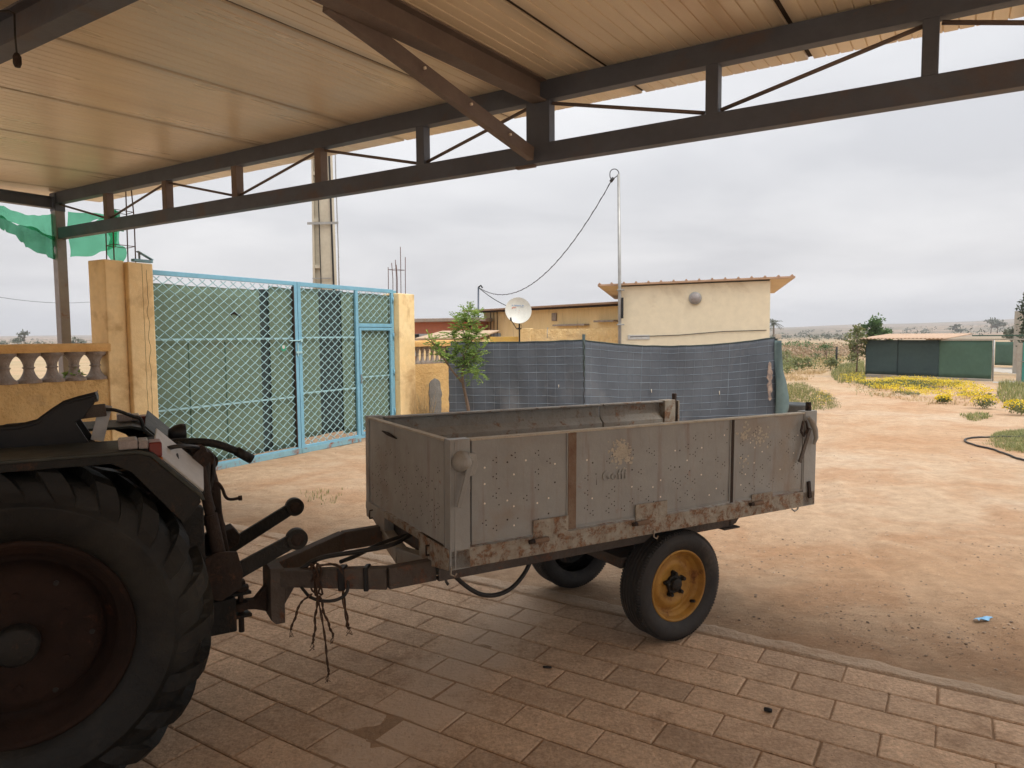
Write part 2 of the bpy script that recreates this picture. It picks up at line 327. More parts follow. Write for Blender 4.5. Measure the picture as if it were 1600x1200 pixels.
# ================================================================== canopy frame: u along the truss, v outwards
AU = radians(122.3)
UX = Vector((sin(AU), cos(AU), 0)); VX = Vector((-cos(AU), sin(AU), 0))
G1 = onz(112, 757)
def W(u, v, z=0.0): return Vector((G1.x, G1.y, 0)) + UX * u + VX * v + Vector((0, 0, z))
def inv(p): q = Vector((p[0], p[1], 0)) - Vector((G1.x, G1.y, 0)); return q.dot(UX), q.dot(VX)
CANROT = atan2(UX.y, UX.x)
# ---------------------------------------------------------------- ground
drift = [inv(onz(*q)) for q in ((560, 1195), (640, 1120), (735, 1030), (800, 960), (850, 925), (930, 915), (1000, 900))]
driftb = [inv(onz(*q)) for q in ((700, 1010), (760, 1000), (830, 950))]
rut = [inv(onz(*q)) for q in ((1560, 1010), (1380, 880), (1290, 790), (1270, 720), (1300, 660), (1330, 630))]
def pd(u, v, pl):
    best = 9
    for (a, b), (c, d) in zip(pl, pl[1:]):
        l = (c-a)**2 + (d-b)**2; t = max(0, min(1, ((u-a)*(c-a) + (v-b)*(d-b)) / l)); x = sqrt((u-a-t*(c-a))**2 + (v-b-t*(d-b))**2); best = min(best, x)
    return best
def ss(a, b, x): t = max(0, min(1, (x-a)/(b-a))); return t*t*(3-2*t)
def nz2(x, y, s, o=4): return noise.fractal(Vector((x*s, y*s, 3.7)), 1.0, 2.0, o)
def gh(u, v):
    p = W(u, v); r = sqrt(p.x**2 + p.y**2)
    z = 0.0
    if r < 40:
        under = 1 - ss(-.12 + .10*nz2(u, v, 1.6), .10 + .12*nz2(u+9, v, 1.1), v)
        z = -.004 + .014*nz2(u, v, .5) + .006*nz2(u, v, 4) + .0045*nz2(u, v, 14, 3)
        for o_ in (0, 1.35):
            dr = pd(u - o_, v, rut); z -= .020*math.exp(-(dr/.11)**2)*(.6 + .8*nz2(u, v, 1.2)) - .010*math.exp(-((dr-.2)/.09)**2)
        if r > 12: z += .05 * ss(12, 25, r) * nz2(u, v, .25)
        if v < .3:
            zi = -.0075 + .002*nz2(u, v, 6)
            m = max(0, 1 - pd(u, v, drift) / (.24 + .10*nz2(u, v, 2)))
            m = max(m, .8*max(0, 1 - pd(u, v, driftb) / .2))
            zi = min(-.0018, zi + m**.6 * (.007 + .003*nz2(u, v, 5)))
            if u < 4: zi += .012 * ss(-1.2 - .3*(4-u)*.3, -.1, v) * ss(-.25, .35, nz2(u, v, 1.4) + .25*ss(-.8, 0, v))
            z = zi * under + z * (1-under)
    else:
        z = .10*nz2(u, v, .12)
    if r > 180:
        az = atan2(p.x, p.y)
        right = ss(.05, .75, az)
        z += ss(220, 1500, r) * (6 + 16*right) * (1 + .35*nz2(p.x*.001, p.y*.001, 2.2)) + ss(150, 500, r) * 1.2*nz2(p.x, p.y, .008, 3)
    return z
def axis(a, b, step, far, g=1.16):
    L_ = []; x = a; s = step
    while x > -far: s *= g; x -= s; L_.append(x)
    L_ = L_[::-1]; n_ = int((b-a)/step); L_ += [a + i*step for i in range(n_+1)]; x = L_[-1]; s = step
    while x < far: s *= g; x += s; L_.append(x)
    return L_
us = axis(-1.5, 10.5, .05, 2600); vs_ = axis(-4.2, 6.0, .05, 2600)
gm = MB(); vv = [W(u, v, gh(u, v)) for u in us for v in vs_]; k = len(vs_)
gm.add(vv, [(i*k+j, (i+1)*k+j, (i+1)*k+j+1, i*k+j+1) for i in range(len(us)-1) for j in range(k-1)], True)
def dirtmat():
    m = bpy.data.materials.new('sandy dirt'); m.use_nodes = True; t = m.node_tree; t.nodes.clear(); L = t.links.new
    def n(k, **kw): return N(k, t, **kw)
    o = n('ShaderNodeOutputMaterial'); p = n('ShaderNodeBsdfPrincipled'); L(p.outputs[0], o.inputs[0]); pos = n('ShaderNodeNewGeometry').outputs['Position']
    def no(s, det=7, st=(1,1,1), rot=0, dist=0, ro=.6):
        mp = n('ShaderNodeMapping'); mp.inputs['Scale'].default_value = st; mp.inputs['Rotation'].default_value = (0, 0, rot); L(pos, mp.inputs[0])
        q = n('ShaderNodeTexNoise'); q.inputs['Scale'].default_value = s; q.inputs['Detail'].default_value = det; q.inputs['Distortion'].default_value = dist; q.inputs['Roughness'].default_value = ro; L(mp.outputs[0], q.inputs['Vector']); return q.outputs['Fac']
    def ramp(f, a, b, ca=(0,0,0,1), cb=(1,1,1,1)):
        r = n('ShaderNodeValToRGB'); e = r.color_ramp.elements; e[0].position = a; e[1].position = b; e[0].color = ca; e[1].color = cb; L(f, r.inputs[0]); return r.outputs[0]
    def mix(f, a, b, bt='MIX'):
        q = n('ShaderNodeMix', data_type='RGBA', blend_type=bt)
        if isinstance(f, (int, float)): q.inputs[0].default_value = f
        else: L(f, q.inputs[0])
        for kk, x in ((6, a), (7, b)):
            if isinstance(x, tuple): q.inputs[kk].default_value = x + (1,)
            else: L(x, q.inputs[kk])
        return q.outputs[2]
    c = mix(ramp(no(.35, 6, dist=.5), .36, .64), (.49, .32, .195), (.54, .40, .275))
    c = mix(mixf(t, ramp(no(.9, 8, (1, 1.25, 1), .5, .8), .46, .64), .6), c, (.42, .235, .125))         # redder soil
    c = mix(mixf(t, ramp(no(.28, 8, (1, 1.3, 1), -.3, .8), .53, .68), .5), c, (.56, .47, .37))               # pale packed track
    sp = n('ShaderNodeSeparateXYZ'); L(pos, sp.inputs[0])
    far = n('ShaderNodeMapRange'); far.inputs['From Min'].default_value = 19; far.inputs['From Max'].default_value = 30; L(sp.outputs[1], far.inputs['Value'])
    c = mix(mixf(t, far.outputs[0], .55), c, mix(ramp(no(.12, 6, (1, 2, 1)), .42, .58), (.40, .30, .18), (.25, .235, .12)))
    far2 = n('ShaderNodeMapRange'); far2.inputs['From Min'].default_value = 60; far2.inputs['From Max'].default_value = 300; L(sp.outputs[1], far2.inputs['Value'])
    c = mix(far2.outputs[0], c, mix(ramp(no(.012, 7, (1, 1, 1)), .42, .56), (.30, .225, .17), (.17, .15, .115)))
    c = mix(1.0, c, ramp(no(7, 8, ro=.75), .25, .75, (.70, .68, .66, 1), (1.15, 1.15, 1.15, 1)), 'MULTIPLY')
    c = mix(mixf(t, ramp(no(42, 4, ro=.8), .62, .70), .6), c, (.22, .14, .09))                     # grit
    c = mix(mixf(t, ramp(no(26, 3, ro=.8), .66, .70), .5), c, (.70, .60, .48))
    L(c, p.inputs['Base Color']); p.inputs['Roughness'].default_value = .96; p.inputs['Specular IOR Level'].default_value = .2
    h1 = no(20, 10, ro=.8); h2 = no(3.5, 6, (1, 1.8, 1), .2)
    ad = n('ShaderNodeMath', operation='MULTIPLY_ADD'); L(h2, ad.inputs[0]); ad.inputs[1].default_value = 1.2; L(h1, ad.inputs[2])
    b = n('ShaderNodeBump'); b.inputs['Strength'].default_value = .9; b.inputs['Distance'].default_value = .035; L(ad.outputs[0], b.inputs['Height']); L(b.outputs[0], p.inputs['Normal'])
    return m
m_dirt = dirtmat()
tag(gm.build('ground', m_dirt), kind='structure')
# ---------------------------------------------------------------- pavers
m_pave = M('concrete pavers', (.63,.46,.315), (.54,.38,.255), 1.5, .88, 0, .45, 45, dirt=.30, dirtc=(.52,.37,.25), world=True, tone=.20, detail=8)
def dusty(m, col):                     # dust and cement smear trodden along one line across the pavers
    t = m.node_tree; L = t.links.new; p = [q for q in t.nodes if q.type == 'BSDF_PRINCIPLED'][0]; src = p.inputs['Base Color'].links[0].from_socket
    a, b = W(*drift[0]), W(*drift[3]); d = (b-a).normalized(); n_ = Vector((-d.y, d.x, 0))
    pos = N('ShaderNodeNewGeometry', t); dp = N('ShaderNodeVectorMath', t, operation='DOT_PRODUCT'); L(pos.outputs['Position'], dp.inputs[0]); dp.inputs[1].default_value = n_
    sb_ = N('ShaderNodeMath', t, operation='SUBTRACT'); L(dp.outputs['Value'], sb_.inputs[0]); sb_.inputs[1].default_value = a.dot(n_)
    ab = N('ShaderNodeMath', t, operation='ABSOLUTE'); L(sb_.outputs[0], ab.inputs[0])
    no = N('ShaderNodeTexNoise', t); no.inputs['Scale'].default_value = 4.5; no.inputs['Detail'].default_value = 8; no.inputs['Roughness'].default_value = .75; L(pos.outputs['Position'], no.inputs['Vector'])
    ma = N('ShaderNodeMath', t, operation='MULTIPLY_ADD'); L(no.outputs['Fac'], ma.inputs[0]); ma.inputs[1].default_value = -.75; L(ab.outputs[0], ma.inputs[2])
    mr = N('ShaderNodeMapRange', t); mr.inputs['From Min'].default_value = -.28; mr.inputs['From Max'].default_value = -.10; mr.inputs['To Min'].default_value = .85; mr.inputs['To Max'].default_value = 0; L(ma.outputs[0], mr.inputs['Value'])
    def mul(src, scale, lo, hi, ca, cb, det=8, ro=.7):
        q = N('ShaderNodeTexNoise', t); q.inputs['Scale'].default_value = scale; q.inputs['Detail'].default_value = det; q.inputs['Roughness'].default_value = ro; L(pos.outputs['Position'], q.inputs['Vector'])
        r = N('ShaderNodeValToRGB', t); e = r.color_ramp.elements; e[0].position = lo; e[1].position = hi; e[0].color = ca + (1,); e[1].color = cb + (1,); L(q.outputs['Fac'], r.inputs[0])
        m_ = N('ShaderNodeMix', t, data_type='RGBA', blend_type='MULTIPLY'); m_.inputs[0].default_value = 1; L(src, m_.inputs[6]); L(r.outputs[0], m_.inputs[7]); return m_.outputs[2]
    src = mul(src, 48, .34, .62, (.66, .64, .62), (1.12, 1.12, 1.12), 6, .8)          # grain of the concrete
    src = mul(src, 1.3, .30, .42, (.66, .61, .56), (1, 1, 1))                        # oil and tyre stains
    src = mul(src, 9, .30, .60, (.82, .80, .78), (1.08, 1.08, 1.08))
    mx_ = N('ShaderNodeMix', t, data_type='RGBA'); L(mr.outputs[0], mx_.inputs[0]); L(src, mx_.inputs[6]); mx_.inputs[7].default_value = col + (1,); L(mx_.outputs[2], p.inputs['Base Color'])
dusty(m_pave, (.60,.46,.34))
pv = MB(); PW, PL, G = .19, .39, .0036
rnd = random.Random(3)
for kr in range(0, 46):
    v1 = -.25 - kr*PW; v0 = v1 - PW; off = 8.03 - (.19 if kr % 2 else 0)
    for j in range(-29, 16):
        u0 = off + j*PL; u1 = u0 + PL
        if u0 < -3.2 or u1 > 14: continue
        if kr > 30 and (u0 < 3): continue
        h = rnd.uniform(-.0012, .0012) if rnd.random() > .1 else rnd.uniform(-.005, .001); tl = rnd.uniform(-.0015, .0015); a = max(0, min(1, rnd.gauss(.5, .22)))
        if rnd.random() < .1: a = min(1, a + .35)
        g_ = G*rnd.uniform(.7, 1.25); b = .006
        jx = rnd.uniform(-.002, .002)
        A = [(u0+g_+jx, v0+g_), (u1-g_+jx, v0+g_), (u1-g_+jx, v1-g_), (u0+g_+jx, v1-g_)]
        B = [(x + (b if i in (0, 3) else -b), y + (b if i in (0, 1) else -b)) for i, (x, y) in enumerate(A)]
        vs3 = [W(x, y, -.03) for x, y in A] + [W(x, y, -.0045+h) for x, y in A] + [W(x, y, h + (tl if i < 2 else -tl)) for i, (x, y) in enumerate(B)]
        fs = [(8,9,10,11)] + [(i, (i+1) % 4, (i+1) % 4 + 4, i+4) for i in range(4)] + [(i+4, (i+1) % 4 + 4, (i+1) % 4 + 8, i+8) for i in range(4)]
        pv.add(vs3, fs, False, 0, a)
tag(pv.build('pavement', m_pave), kind='structure')
m_kerb = M('rough worn concrete strip', (.60,.46,.335), (.47,.35,.245), 3, .95, 0, .9, 26, world=True, stretch=(1,1,1), dirt=.35, dirtc=(.42,.28,.175))
kb = MB()
def kerbf(a, b):
    u = -3.5 + a*17.5; wv = .20 + .05*nz2(u, 0, 1.3) + .03*nz2(u, 4, 6); v = -.248 + b*wv
    z = .002 + .003*nz2(u, v*4, 5) + .003*nz2(u, v*2, 17) - .022*ss(.55, 1, b)
    if b == 0: z = -.03
    return W(u, v if b > .02 else -.248, z)
kb.grid(kerbf, 600, 10); tag(kb.build('kerb', m_kerb), kind='structure')
# loose stones and litter
st = MB()
def rock(c, s, rn, mb=None, a=.5, flat_=.6):
    mb = mb or st
    vs = []
    for (x, y, z) in ((1,0,0),(-1,0,0),(0,1,0),(0,-1,0),(0,0,1),(0,0,-.5),(.6,.6,.5),(-.6,.55,.5),(.55,-.6,.5),(-.6,-.6,.45)):
        k_ = s * rn.uniform(.7, 1.25); vs.append((c[0]+x*k_, c[1]+y*k_, c[2]+z*k_*flat_))
    mb.add(vs, [(4,6,7),(4,8,6),(4,9,8),(4,7,9),(6,0,2),(6,2,7),(7,2,1),(7,1,9),(9,1,3),(9,3,8),(8,3,0),(8,0,6),(5,2,0),(5,1,2),(5,3,1),(5,0,3)], False, 0, a)
rn = random.Random(5)
for i in range(8500):
    px = rn.uniform(820, 1640) if i % 4 else rn.uniform(330, 1640); t = rn.random(); py = 660 + (1090-660)*t**.9
    p = onz(px, py); u, v = inv(p)
    if v < .02: continue
    dens = nz2(u, v, .8) + .35*math.exp(-((v-1.1)/.9)**2)
    if dens < rn.uniform(-.25, .5): continue
    s = rn.choice((.002, .002, .0025, .003, .0035, .005, .0075)) * rn.uniform(.7, 1.5)
    rock((p.x, p.y, gh(u, v) + s*.15), s, rn, a=rn.random())
for i in range(420):
    u = rn.uniform(.5, 9); v = rn.uniform(-3.4, -.2); s = rn.uniform(.0012, .004)
    p = W(u, v); rock((p.x, p.y, .001), s, rn, a=rn.random())
tag(st.build('gravel', m_stone), 'small dark pebbles and grit strewn over the sandy yard', 'gravel', kind='stuff')
m_oil = M('oil stain on paver', (.10,.085,.075), (.17,.13,.10), 14, .8, 0, .1, world=True)
def litter(name, px, py, l, wd, h, ang, mt, label, cat, parts=1):
    p = onz(px, py); mb = MB()
    mb.tube([(-l/2,0,0),(-l*.42,0,h*.1),(0,0,h*.15),(l*.42,.0,.0),(l/2,0,0)], [wd*.2, wd*.5, wd*.55, wd*.5, wd*.25], 8)
    u, v = inv(p); o = mb.build(name, mt); o.location = (p.x, p.y, max(.0, gh(u, v) if v > -.1 else 0) + wd*.45); o.rotation_euler[2] = ang; return tag(o, label, cat)
litter('debris', 855, 1044, .045, .012, .004, -.1, m_black, 'thin dark scrap of debris on the pavers left of the wheel', 'debris')
litter('debris', 1200, 1112, .035, .018, .006, -.4, m_black, 'small black oval lump lying on the pavers at lower right', 'debris')
bp = MB(); p = onz(1537, 969); bp.sheet(lambda a, b: (.11*(a-.5), .035*(b-.5) + .01*sin(a*9), .006 + .006*sin(a*7+b*4)), 8, 3, .001)
o = bp.build('plastic_scrap', M('light blue plastic', (.18,.45,.75), (.25,.5,.75), 20, .4, 0, .02)); o.location = (p.x, p.y, gh(*inv(p)) + .004); o.rotation_euler[2] = .3
tag(o, 'crumpled light blue plastic scrap lying on the sand at right', 'litter')

# ================================================================== canopy
can = empty('canopy', W(0, 0, 0), CANROT)      # local x = u, local y = -v?  (z x u = v direction below)
# local frame: x=u, y = rotate90(u); v = (-cos,sin) of AU equals +90deg turn of u, so local y = v
tag(can, 'open steel canopy with cream ribbed roof sheets and lattice girder', 'canopy')
RS = .035; RZ = 3.262
def rz_(v): return RZ + RS*v
UMAX, VMIN, VMAX = 12.9, -8.2, .63  # unseen roof behind the camera, lengthened to hold back light from there
edges_u = [-.34] + [.27 + 1.055*i for i in range(0, 12)] + [UMAX]
for a, b in zip(edges_u, edges_u[1:]):
    if b <= a: continue
    mb = MB(); n_ = max(2, int(round((b-a)/.075))); pr = []
    for i in range(n_):
        x0 = a + .013 + (b-a-.026)*i/n_; x1 = a + .013 + (b-a-.026)*(i+1)/n_
        pr += [(x0, .008), (x0+.0045, .0), (x1-.0045, .0)]
    pr += [(b-.013, .008), (b-.013, .034), (a+.013, .034)]
    ov = VMAX + random.uniform(-.006, .006)
    vs3 = []
    for v in (VMIN, ov):
        for x, z in pr: vs3.append((x, v, rz_(v) + z))
    ta = random.uniform(.42, .62); tones = [(.0 if min(x-a, b-x) < .03 else ta) for v in (0, 1) for x, z in pr]
    k = len(pr); fs = [(i, (i+1) % k, (i+1) % k + k, i+k) for i in range(k)] + [tuple(range(k))[::-1], tuple(range(k, 2*k))]
    mb.add(vs3, fs, False); mb.att = tones
    sh_ = mb.build('roof_sheet', m_panel, can)
    jb = MB(); jb.add([(b-.0125, v, rz_(v)+.012) for v in (VMIN, VMAX-.012)] + [(b+.0125, v, rz_(v)+.012) for v in (VMAX-.012, VMIN)] + [(b-.0125, v, rz_(v)+.016) for v in (VMIN, VMAX-.012)] + [(b+.0125, v, rz_(v)+.016) for v in (VMAX-.012, VMIN)], [(0,1,2,3), (7,6,5,4)]); jb.build('joint_dark_strip', m_gap, sh_)  # dark strip added in the gap so the joint between sheets reads dark
mb = MB(); mb.add([(-.33, v, rz_(v) + .046) for v in (VMIN, VMAX-.02)] + [(UMAX, v, rz_(v)+.046) for v in (VMAX-.02, VMIN)], [(0,1,2,3)])
mb.add([(-.33, v, rz_(v) + .05) for v in (VMIN, VMAX-.02)] + [(UMAX, v, rz_(v)+.05) for v in (VMAX-.02, VMIN)], [(3,2,1,0)]); mb.build('roof_cover', m_rooft, can)
# fixing spots / seams under a few sheets are left to the material. Girder:
MB().box(.06, UMAX, -.04, .04, 3.128, 3.25).build('top_chord', m_steel, can, .004)
MB().box(.06, UMAX, -.04, .04, 2.745, 2.866).build('bottom_chord', m_steel, can, .004)
for i in range(1, 13):
    wdt = .07 if i != 6 else .17
    um = i*1.037 if i != 6 else 6.15
    MB().box(um-wdt/2, um+wdt/2, -.037, .037, 2.864, 3.130).build('upright', m_steel if i > 4 else m_steelb, can, .003)
zig = [(.07, 3.12, 1.0, 2.885), (1.075, 2.885, 2.03, 3.11), (2.11, 3.11, 3.07, 2.885), (3.15, 2.885, 4.1, 3.11), (4.2, 3.11, 5.14, 2.885), (5.22, 2.885, 6.06, 3.11), (6.24, 3.11, 7.21, 2.885),
       (7.30, 2.885, 8.26, 3.11), (8.34, 3.11, 9.28, 2.885), (9.37, 2.885, 10.32, 3.11)]
for a, za, b, zb_ in zig: MB().cyl((a, 0, za), (b, 0, zb_), .011, 10).build('diagonal_rod', m_steelb, can)
MB().box(5.98, 6.12, -.035, .0, 2.728, 2.7445).build('weld_plate', m_steelb, can, .002)
# post: two rolled channels welded into a box, light face and dark face
po = MB(); po.box(-.055, .055, -.05, .05, .0, 3.25)
po.build('post', m_post, can, .006); MB().box(-.09, .09, -.09, .09, .0, .012).build('post_foot', m_post, can, .002)
MB().box(-.06, .062, -.052, .052, 3.05, 3.245).build('post_cap', m_steel, can, .004)
MB().box(UMAX-.16, UMAX-.05, -.05, .05, 0, 3.25).build('post', m_post, can, .006)
def ibeam(mb, x, y0, y1, z0, z1, wd, sl=0.0):    # runs along local y (v)
    t = .009
    for (xa, xb, za, zb2) in ((x-wd/2, x+wd/2, z0, z0+t), (x-wd/2, x+wd/2, z1-t, z1), (x-.004, x+.004, z0+t, z1-t)):
        mb.add([(xa,y0,za+sl*y0),(xb,y0,za+sl*y0),(xb,y1,za+sl*y1),(xa,y1,za+sl*y1),(xa,y0,zb2+sl*y0),(xb,y0,zb2+sl*y0),(xb,y1,zb2+sl*y1),(xa,y1,zb2+sl*y1)],
               [(0,3,2,1),(4,5,6,7),(0,1,5,4),(1,2,6,5),(2,3,7,6),(3,0,4,7)])
    return mb
ibeam(MB(), 6.17, VMIN+.05, -.045, 3.118, 3.25, .10, .034).build('main_beam', m_steelb, can)
MB().bar((6.115, -.06, 2.80), (6.09, -1.75, 3.10), .045, .085, (0,0,1)).build('diagonal_brace', m_steelb, can, .004)
for j, (yy, z_) in enumerate(((-.35, 0), (-.75, 0), (-1.15, 0))):
    zz_ = 2.80 + (3.10-2.80)*(-.06-yy)/(1.69)
    MB().cyl((6.115+.022, yy, zz_), (6.115+.034, yy, zz_), .008, 8).build('bolt', m_metal_holelight, can)
ibeam(MB(), .0, VMIN+.05, -.055, 3.075, 3.20, .09, .0).build('side_beam', m_steel, can)
# beam parallel to the girder nearer the yard entrance
q1 = inv(onz(0, 101, 3.02)); q2 = inv(onz(217, 0, 3.02)); VB = (q1[1] + q2[1]) / 2
b2 = MB(); 
for (ya, yb, za, zb2) in ((VB-.10, VB, 3.02, 3.032), (VB-.10, VB, rz_(VB)-.015, rz_(VB)-.004), (VB-.056, VB-.046, 3.032, rz_(VB)-.015)): b2.box(.05, 6.10, ya, yb, za, zb2)
b2.build('inner_beam', m_steel, can)
MB().box(-.055, .055, VB-.1, VB, 0, 3.02).build('post', m_post, can, .006)
MB().box(6.115, 6.225, VMIN+.1, VMIN+.21, 0, 2.9).build('post', m_post, can, .006)
ibeam(MB(), .05, 0, 1, 0, 1, .1)
for vv_ in (-5.0,):
    mb = MB(); mb.box(.05, UMAX, vv_-.05, vv_+.05, rz_(vv_)-.13, rz_(vv_)-.004); mb.build('inner_beam', m_steel, can, .003)
# hanging flex with an empty lamp holder
hp = onz(22, 14, 3.10); hp2 = inv(hp)
lw = MB(); L0 = Vector((hp2[0], hp2[1], 0)); z0 = 3.15
lw.tube([(hp2[0]-.5, hp2[1]-.25, z0-.02), (hp2[0]-.25, hp2[1]-.12, z0-.055), (hp2[0]-.05, hp2[1], z0-.045), (hp2[0], hp2[1], z0-.07), (hp2[0]-.004, hp2[1], z0-.16), (hp2[0]+.003, hp2[1], z0-.245)], .0045, 6)
lmp = empty('hanging_cable', W(0, 0, 0), CANROT); tag(lmp, 'black cable with empty bulb holder hanging from the near roof beam', 'cable')
lw.build('cable', m_black, lmp)
MB().tube([(hp2[0]+.003, hp2[1], z0-.24), (hp2[0]+.003, hp2[1], z0-.255), (hp2[0]+.003, hp2[1], z0-.285), (hp2[0]+.003, hp2[1], z0-.30)], [.009, .017, .017, .011], 10).build('bulb_holder', m_rusty, lmp)
# green netting bunched over the side beam and tied across to the gate pillar
def cloth(name, P, nu, nv, mt, parent=None):       # P(a,b) -> world point
    return MB().grid(P, nu, nv).build(name, mt, parent)
ng = empty('green_netting', W(0, 0, 0), 0); tag(ng, 'torn green debris netting tied between the canopy post and the gate pillar', 'netting'); org = W(0, 0, 0)
def cur(pts, t):
    f = t*(len(pts)-1); i = min(int(f), len(pts)-2); f -= i; f = f*f*(3-2*f) if False else f; return pts[i].lerp(pts[i+1], f)
def smooth(pts, it=2):
    for _ in range(it):
        q = [pts[0]]
        for a, b in zip(pts, pts[1:]): q += [a.lerp(b, .25), a.lerp(b, .75)]
        q.append(pts[-1]); pts = q
    return pts
def netpatch(topp, botp, dtop, dbot, name, mt, amp=.02, nu=40, nv=14, parent=ng):
    T = smooth([ond(x, y, d) for (x, y), d in zip(topp, dtop)]); B = smooth([ond(x, y, d) for (x, y), d in zip(botp, dbot)])
    def f(a, b):
        p = cur(T, a).lerp(cur(B, a), b) - org
        return p + Vector((amp*.5*noise.noise(p*6), amp*noise.noise(p*5 + Vector((5,1,2))), amp*.6*noise.noise(p*9 + Vector((1,8,3)))))
    MB().grid(f, nu, nv).build(name, mt, parent)
netpatch([(-60, 325), (0, 338), (40, 352), (86, 372)], [(-60, 362), (0, 350), (40, 385), (86, 408)], [6.2, 6.8, 7.3, 7.85], [6.2, 6.8, 7.3, 7.85], 'bunched_net', m_gnet_b, .09)
netpatch([(-60, 305), (0, 320), (45, 338), (84, 335)], [(-60, 330), (0, 340), (45, 356), (86, 378)], [6.3, 6.9, 7.35, 7.9], [6.2, 6.8, 7.3, 7.85], 'loose_net', m_gnet, .03)
netpatch([(106, 358), (140, 352), (165, 335), (183, 328)], [(110, 402), (140, 400), (165, 392), (184, 386)], [8.0, 8.1, 8.1, 8.1], [8.0, 8.1, 8.1, 8.0], 'loose_net', m_gnet, .04)
netpatch([(106, 330), (130, 332), (155, 334), (178, 334)], [(106, 362), (130, 352), (155, 340), (185, 345)], [8.0, 8.1, 8.1, 8.1], [8.0, 8.1, 8.1, 8.1], 'loose_net', m_gnet, .03)
netpatch([(168, 330), (176, 338), (182, 350), (186, 360)], [(190, 330), (190, 340), (192, 352), (192, 362)], [8.1]*4, [8.1]*4, 'net_tail', m_gnet_b, .06, 20, 8)
netpatch([(172, 360), (172, 385), (170, 405), (178, 413)], [(188, 360), (192, 380), (197, 400), (188, 412)], [8.05, 8.0, 7.95, 7.9], [8.05, 8.0, 7.95, 7.9], 'net_tail', m_gnet, .1, 20, 10)
def rot90pole(): pass
# ================================================================== trailer (x to the rear, y to the far side)
TR = empty('farm_trailer', (-.2786, 2.932, 0), radians(30.5), 0, .0105)
tag(TR, 'rusting grey green two wheeled farm trailer with dented sheet metal sides', 'trailer')
BL, BW, ZB, ZT, ZP = 2.41, 1.07, .652, 1.205, .745
rt = random.Random(11)
def dots(mb, x0, x1, z0, z1, y, sgn, plane='xz', clear=None, many=1.0):
    """clusters of three small dents, single dents and bright dots painting daylight through holes, in staggered columns"""
    def dome(a, b, r, h, mi):
        n = 7; vs = []
        for rr, hh in ((r, 0.0006), (r*.7, h*.7)):
            for j in range(n):
                t = 2*pi*j/n; A, B = a + rr*cos(t), b + rr*sin(t); d = y + sgn*hh + dent(A, B)
                vs.append((A, d, B) if plane == 'xz' else (d, A, B))
        vs.append((a, y + sgn*h + dent(a, b), b) if plane == 'xz' else (y + sgn*h + dent(a, b), a, b))
        fs = [(j, (j+1) % n, (j+1) % n + n, j+n) for j in range(n)] + [(j+n, (j+1) % n + n, 2*n) for j in range(n)]
        mb.add(vs, fs, True, mi)
    cx_ = x0 + .035; col = 0
    while cx_ < x1 - .02:
        zz1 = z0 + (.04 if col % 2 else .07)
        while zz1 < z1 - .03:
            if rt.random() < .80*many and not (clear and clear[0] < cx_ < clear[1] and clear[2] < zz1 < clear[3]):
                if rt.random() < .62:
                    for ax, az in ((-.010, 0), (.006, .011), (.007, -.010)): dome(cx_+ax, zz1+az, .0034, .0015, 1)
                else: dome(cx_, zz1, .0046, .0015, 2 if rt.random() < .72 else 1)
            if rt.random() < .12: dome(cx_ + .02, zz1 + .03, .0034, .0012, 1)
            zz1 += rt.choice((.072, .086, .086))
        cx_ += rt.choice((.034, .052, .062)); col += 1
def lip(mb, x0, x1, z0, z1, y0, y1, w_=.008):   # thin raised border round a sheet on its outer face
    pass
# near side panels
spans = [(.108, .612, 'l'), (.658, 1.692, 'm'), (1.715, 2.30, 'r')]
def dent(a, b): return .0028*noise.noise(Vector((a*3.3, b*4.5, 2.2))) + .0012*noise.noise(Vector((a*11, b*13, 5.2)))
for x0, x1, k in spans:
    mb = MB(); mb.box(x0, x1, .008, .012, ZP+.004, ZT-.004); mb.grid(lambda a, b: (x0+(x1-x0)*a, .004+dent(x0+(x1-x0)*a, ZP+.004+(ZT-ZP-.008)*b), ZP+.004+(ZT-ZP-.008)*b), int((x1-x0)/.02), 24)
    mb.box(x0, x1, -.002, .040, ZT-.006, ZT+.004) if False else None
    dots(mb, x0+.03, x1-.02, ZP+.02, ZT-.04, .004, -1, 'xz', (.74, .99, .92, 1.04) if k == 'm' else None, .9)
    # turned edges
    for (a, b, c, d) in ((x0, x0+.007, ZP+.004, ZT-.004), (x1-.007, x1, ZP+.004, ZT-.004), (x0+.007, x1-.007, ZP+.004, ZP+.011)): mb.box(a, b, -.001, .0038, c, d)
    # splashes of old whitewash, thin raised crust
    if k != 'l':
        for cx0, cz0, n_, s_ in (((.93, 1.085, 230, .030),) if k == 'm' else ((1.80, 1.12, 40, .03), (1.93, 1.10, 50, .035), (1.80, .96, 14, .02))):
            for _ in range(n_):
                a, b = rt.gauss(cx0, s_), rt.gauss(cz0, s_*.9); r = rt.uniform(.003, .010); n = 6
                pr = [(a + r*rt.uniform(.5, 1.2)*cos(2*pi*j/n), b + r*rt.uniform(.5, 1.2)*sin(2*pi*j/n)) for j in range(n)]
                dq = dent(a, b); mb.prism(pr, .0030 + dq + rt.uniform(0, .0004), .0039 + dq, 'xz', 3)
    mb.build('side_panel', [m_sheet, m_hole, m_metal_holelight, m_splat], TR)
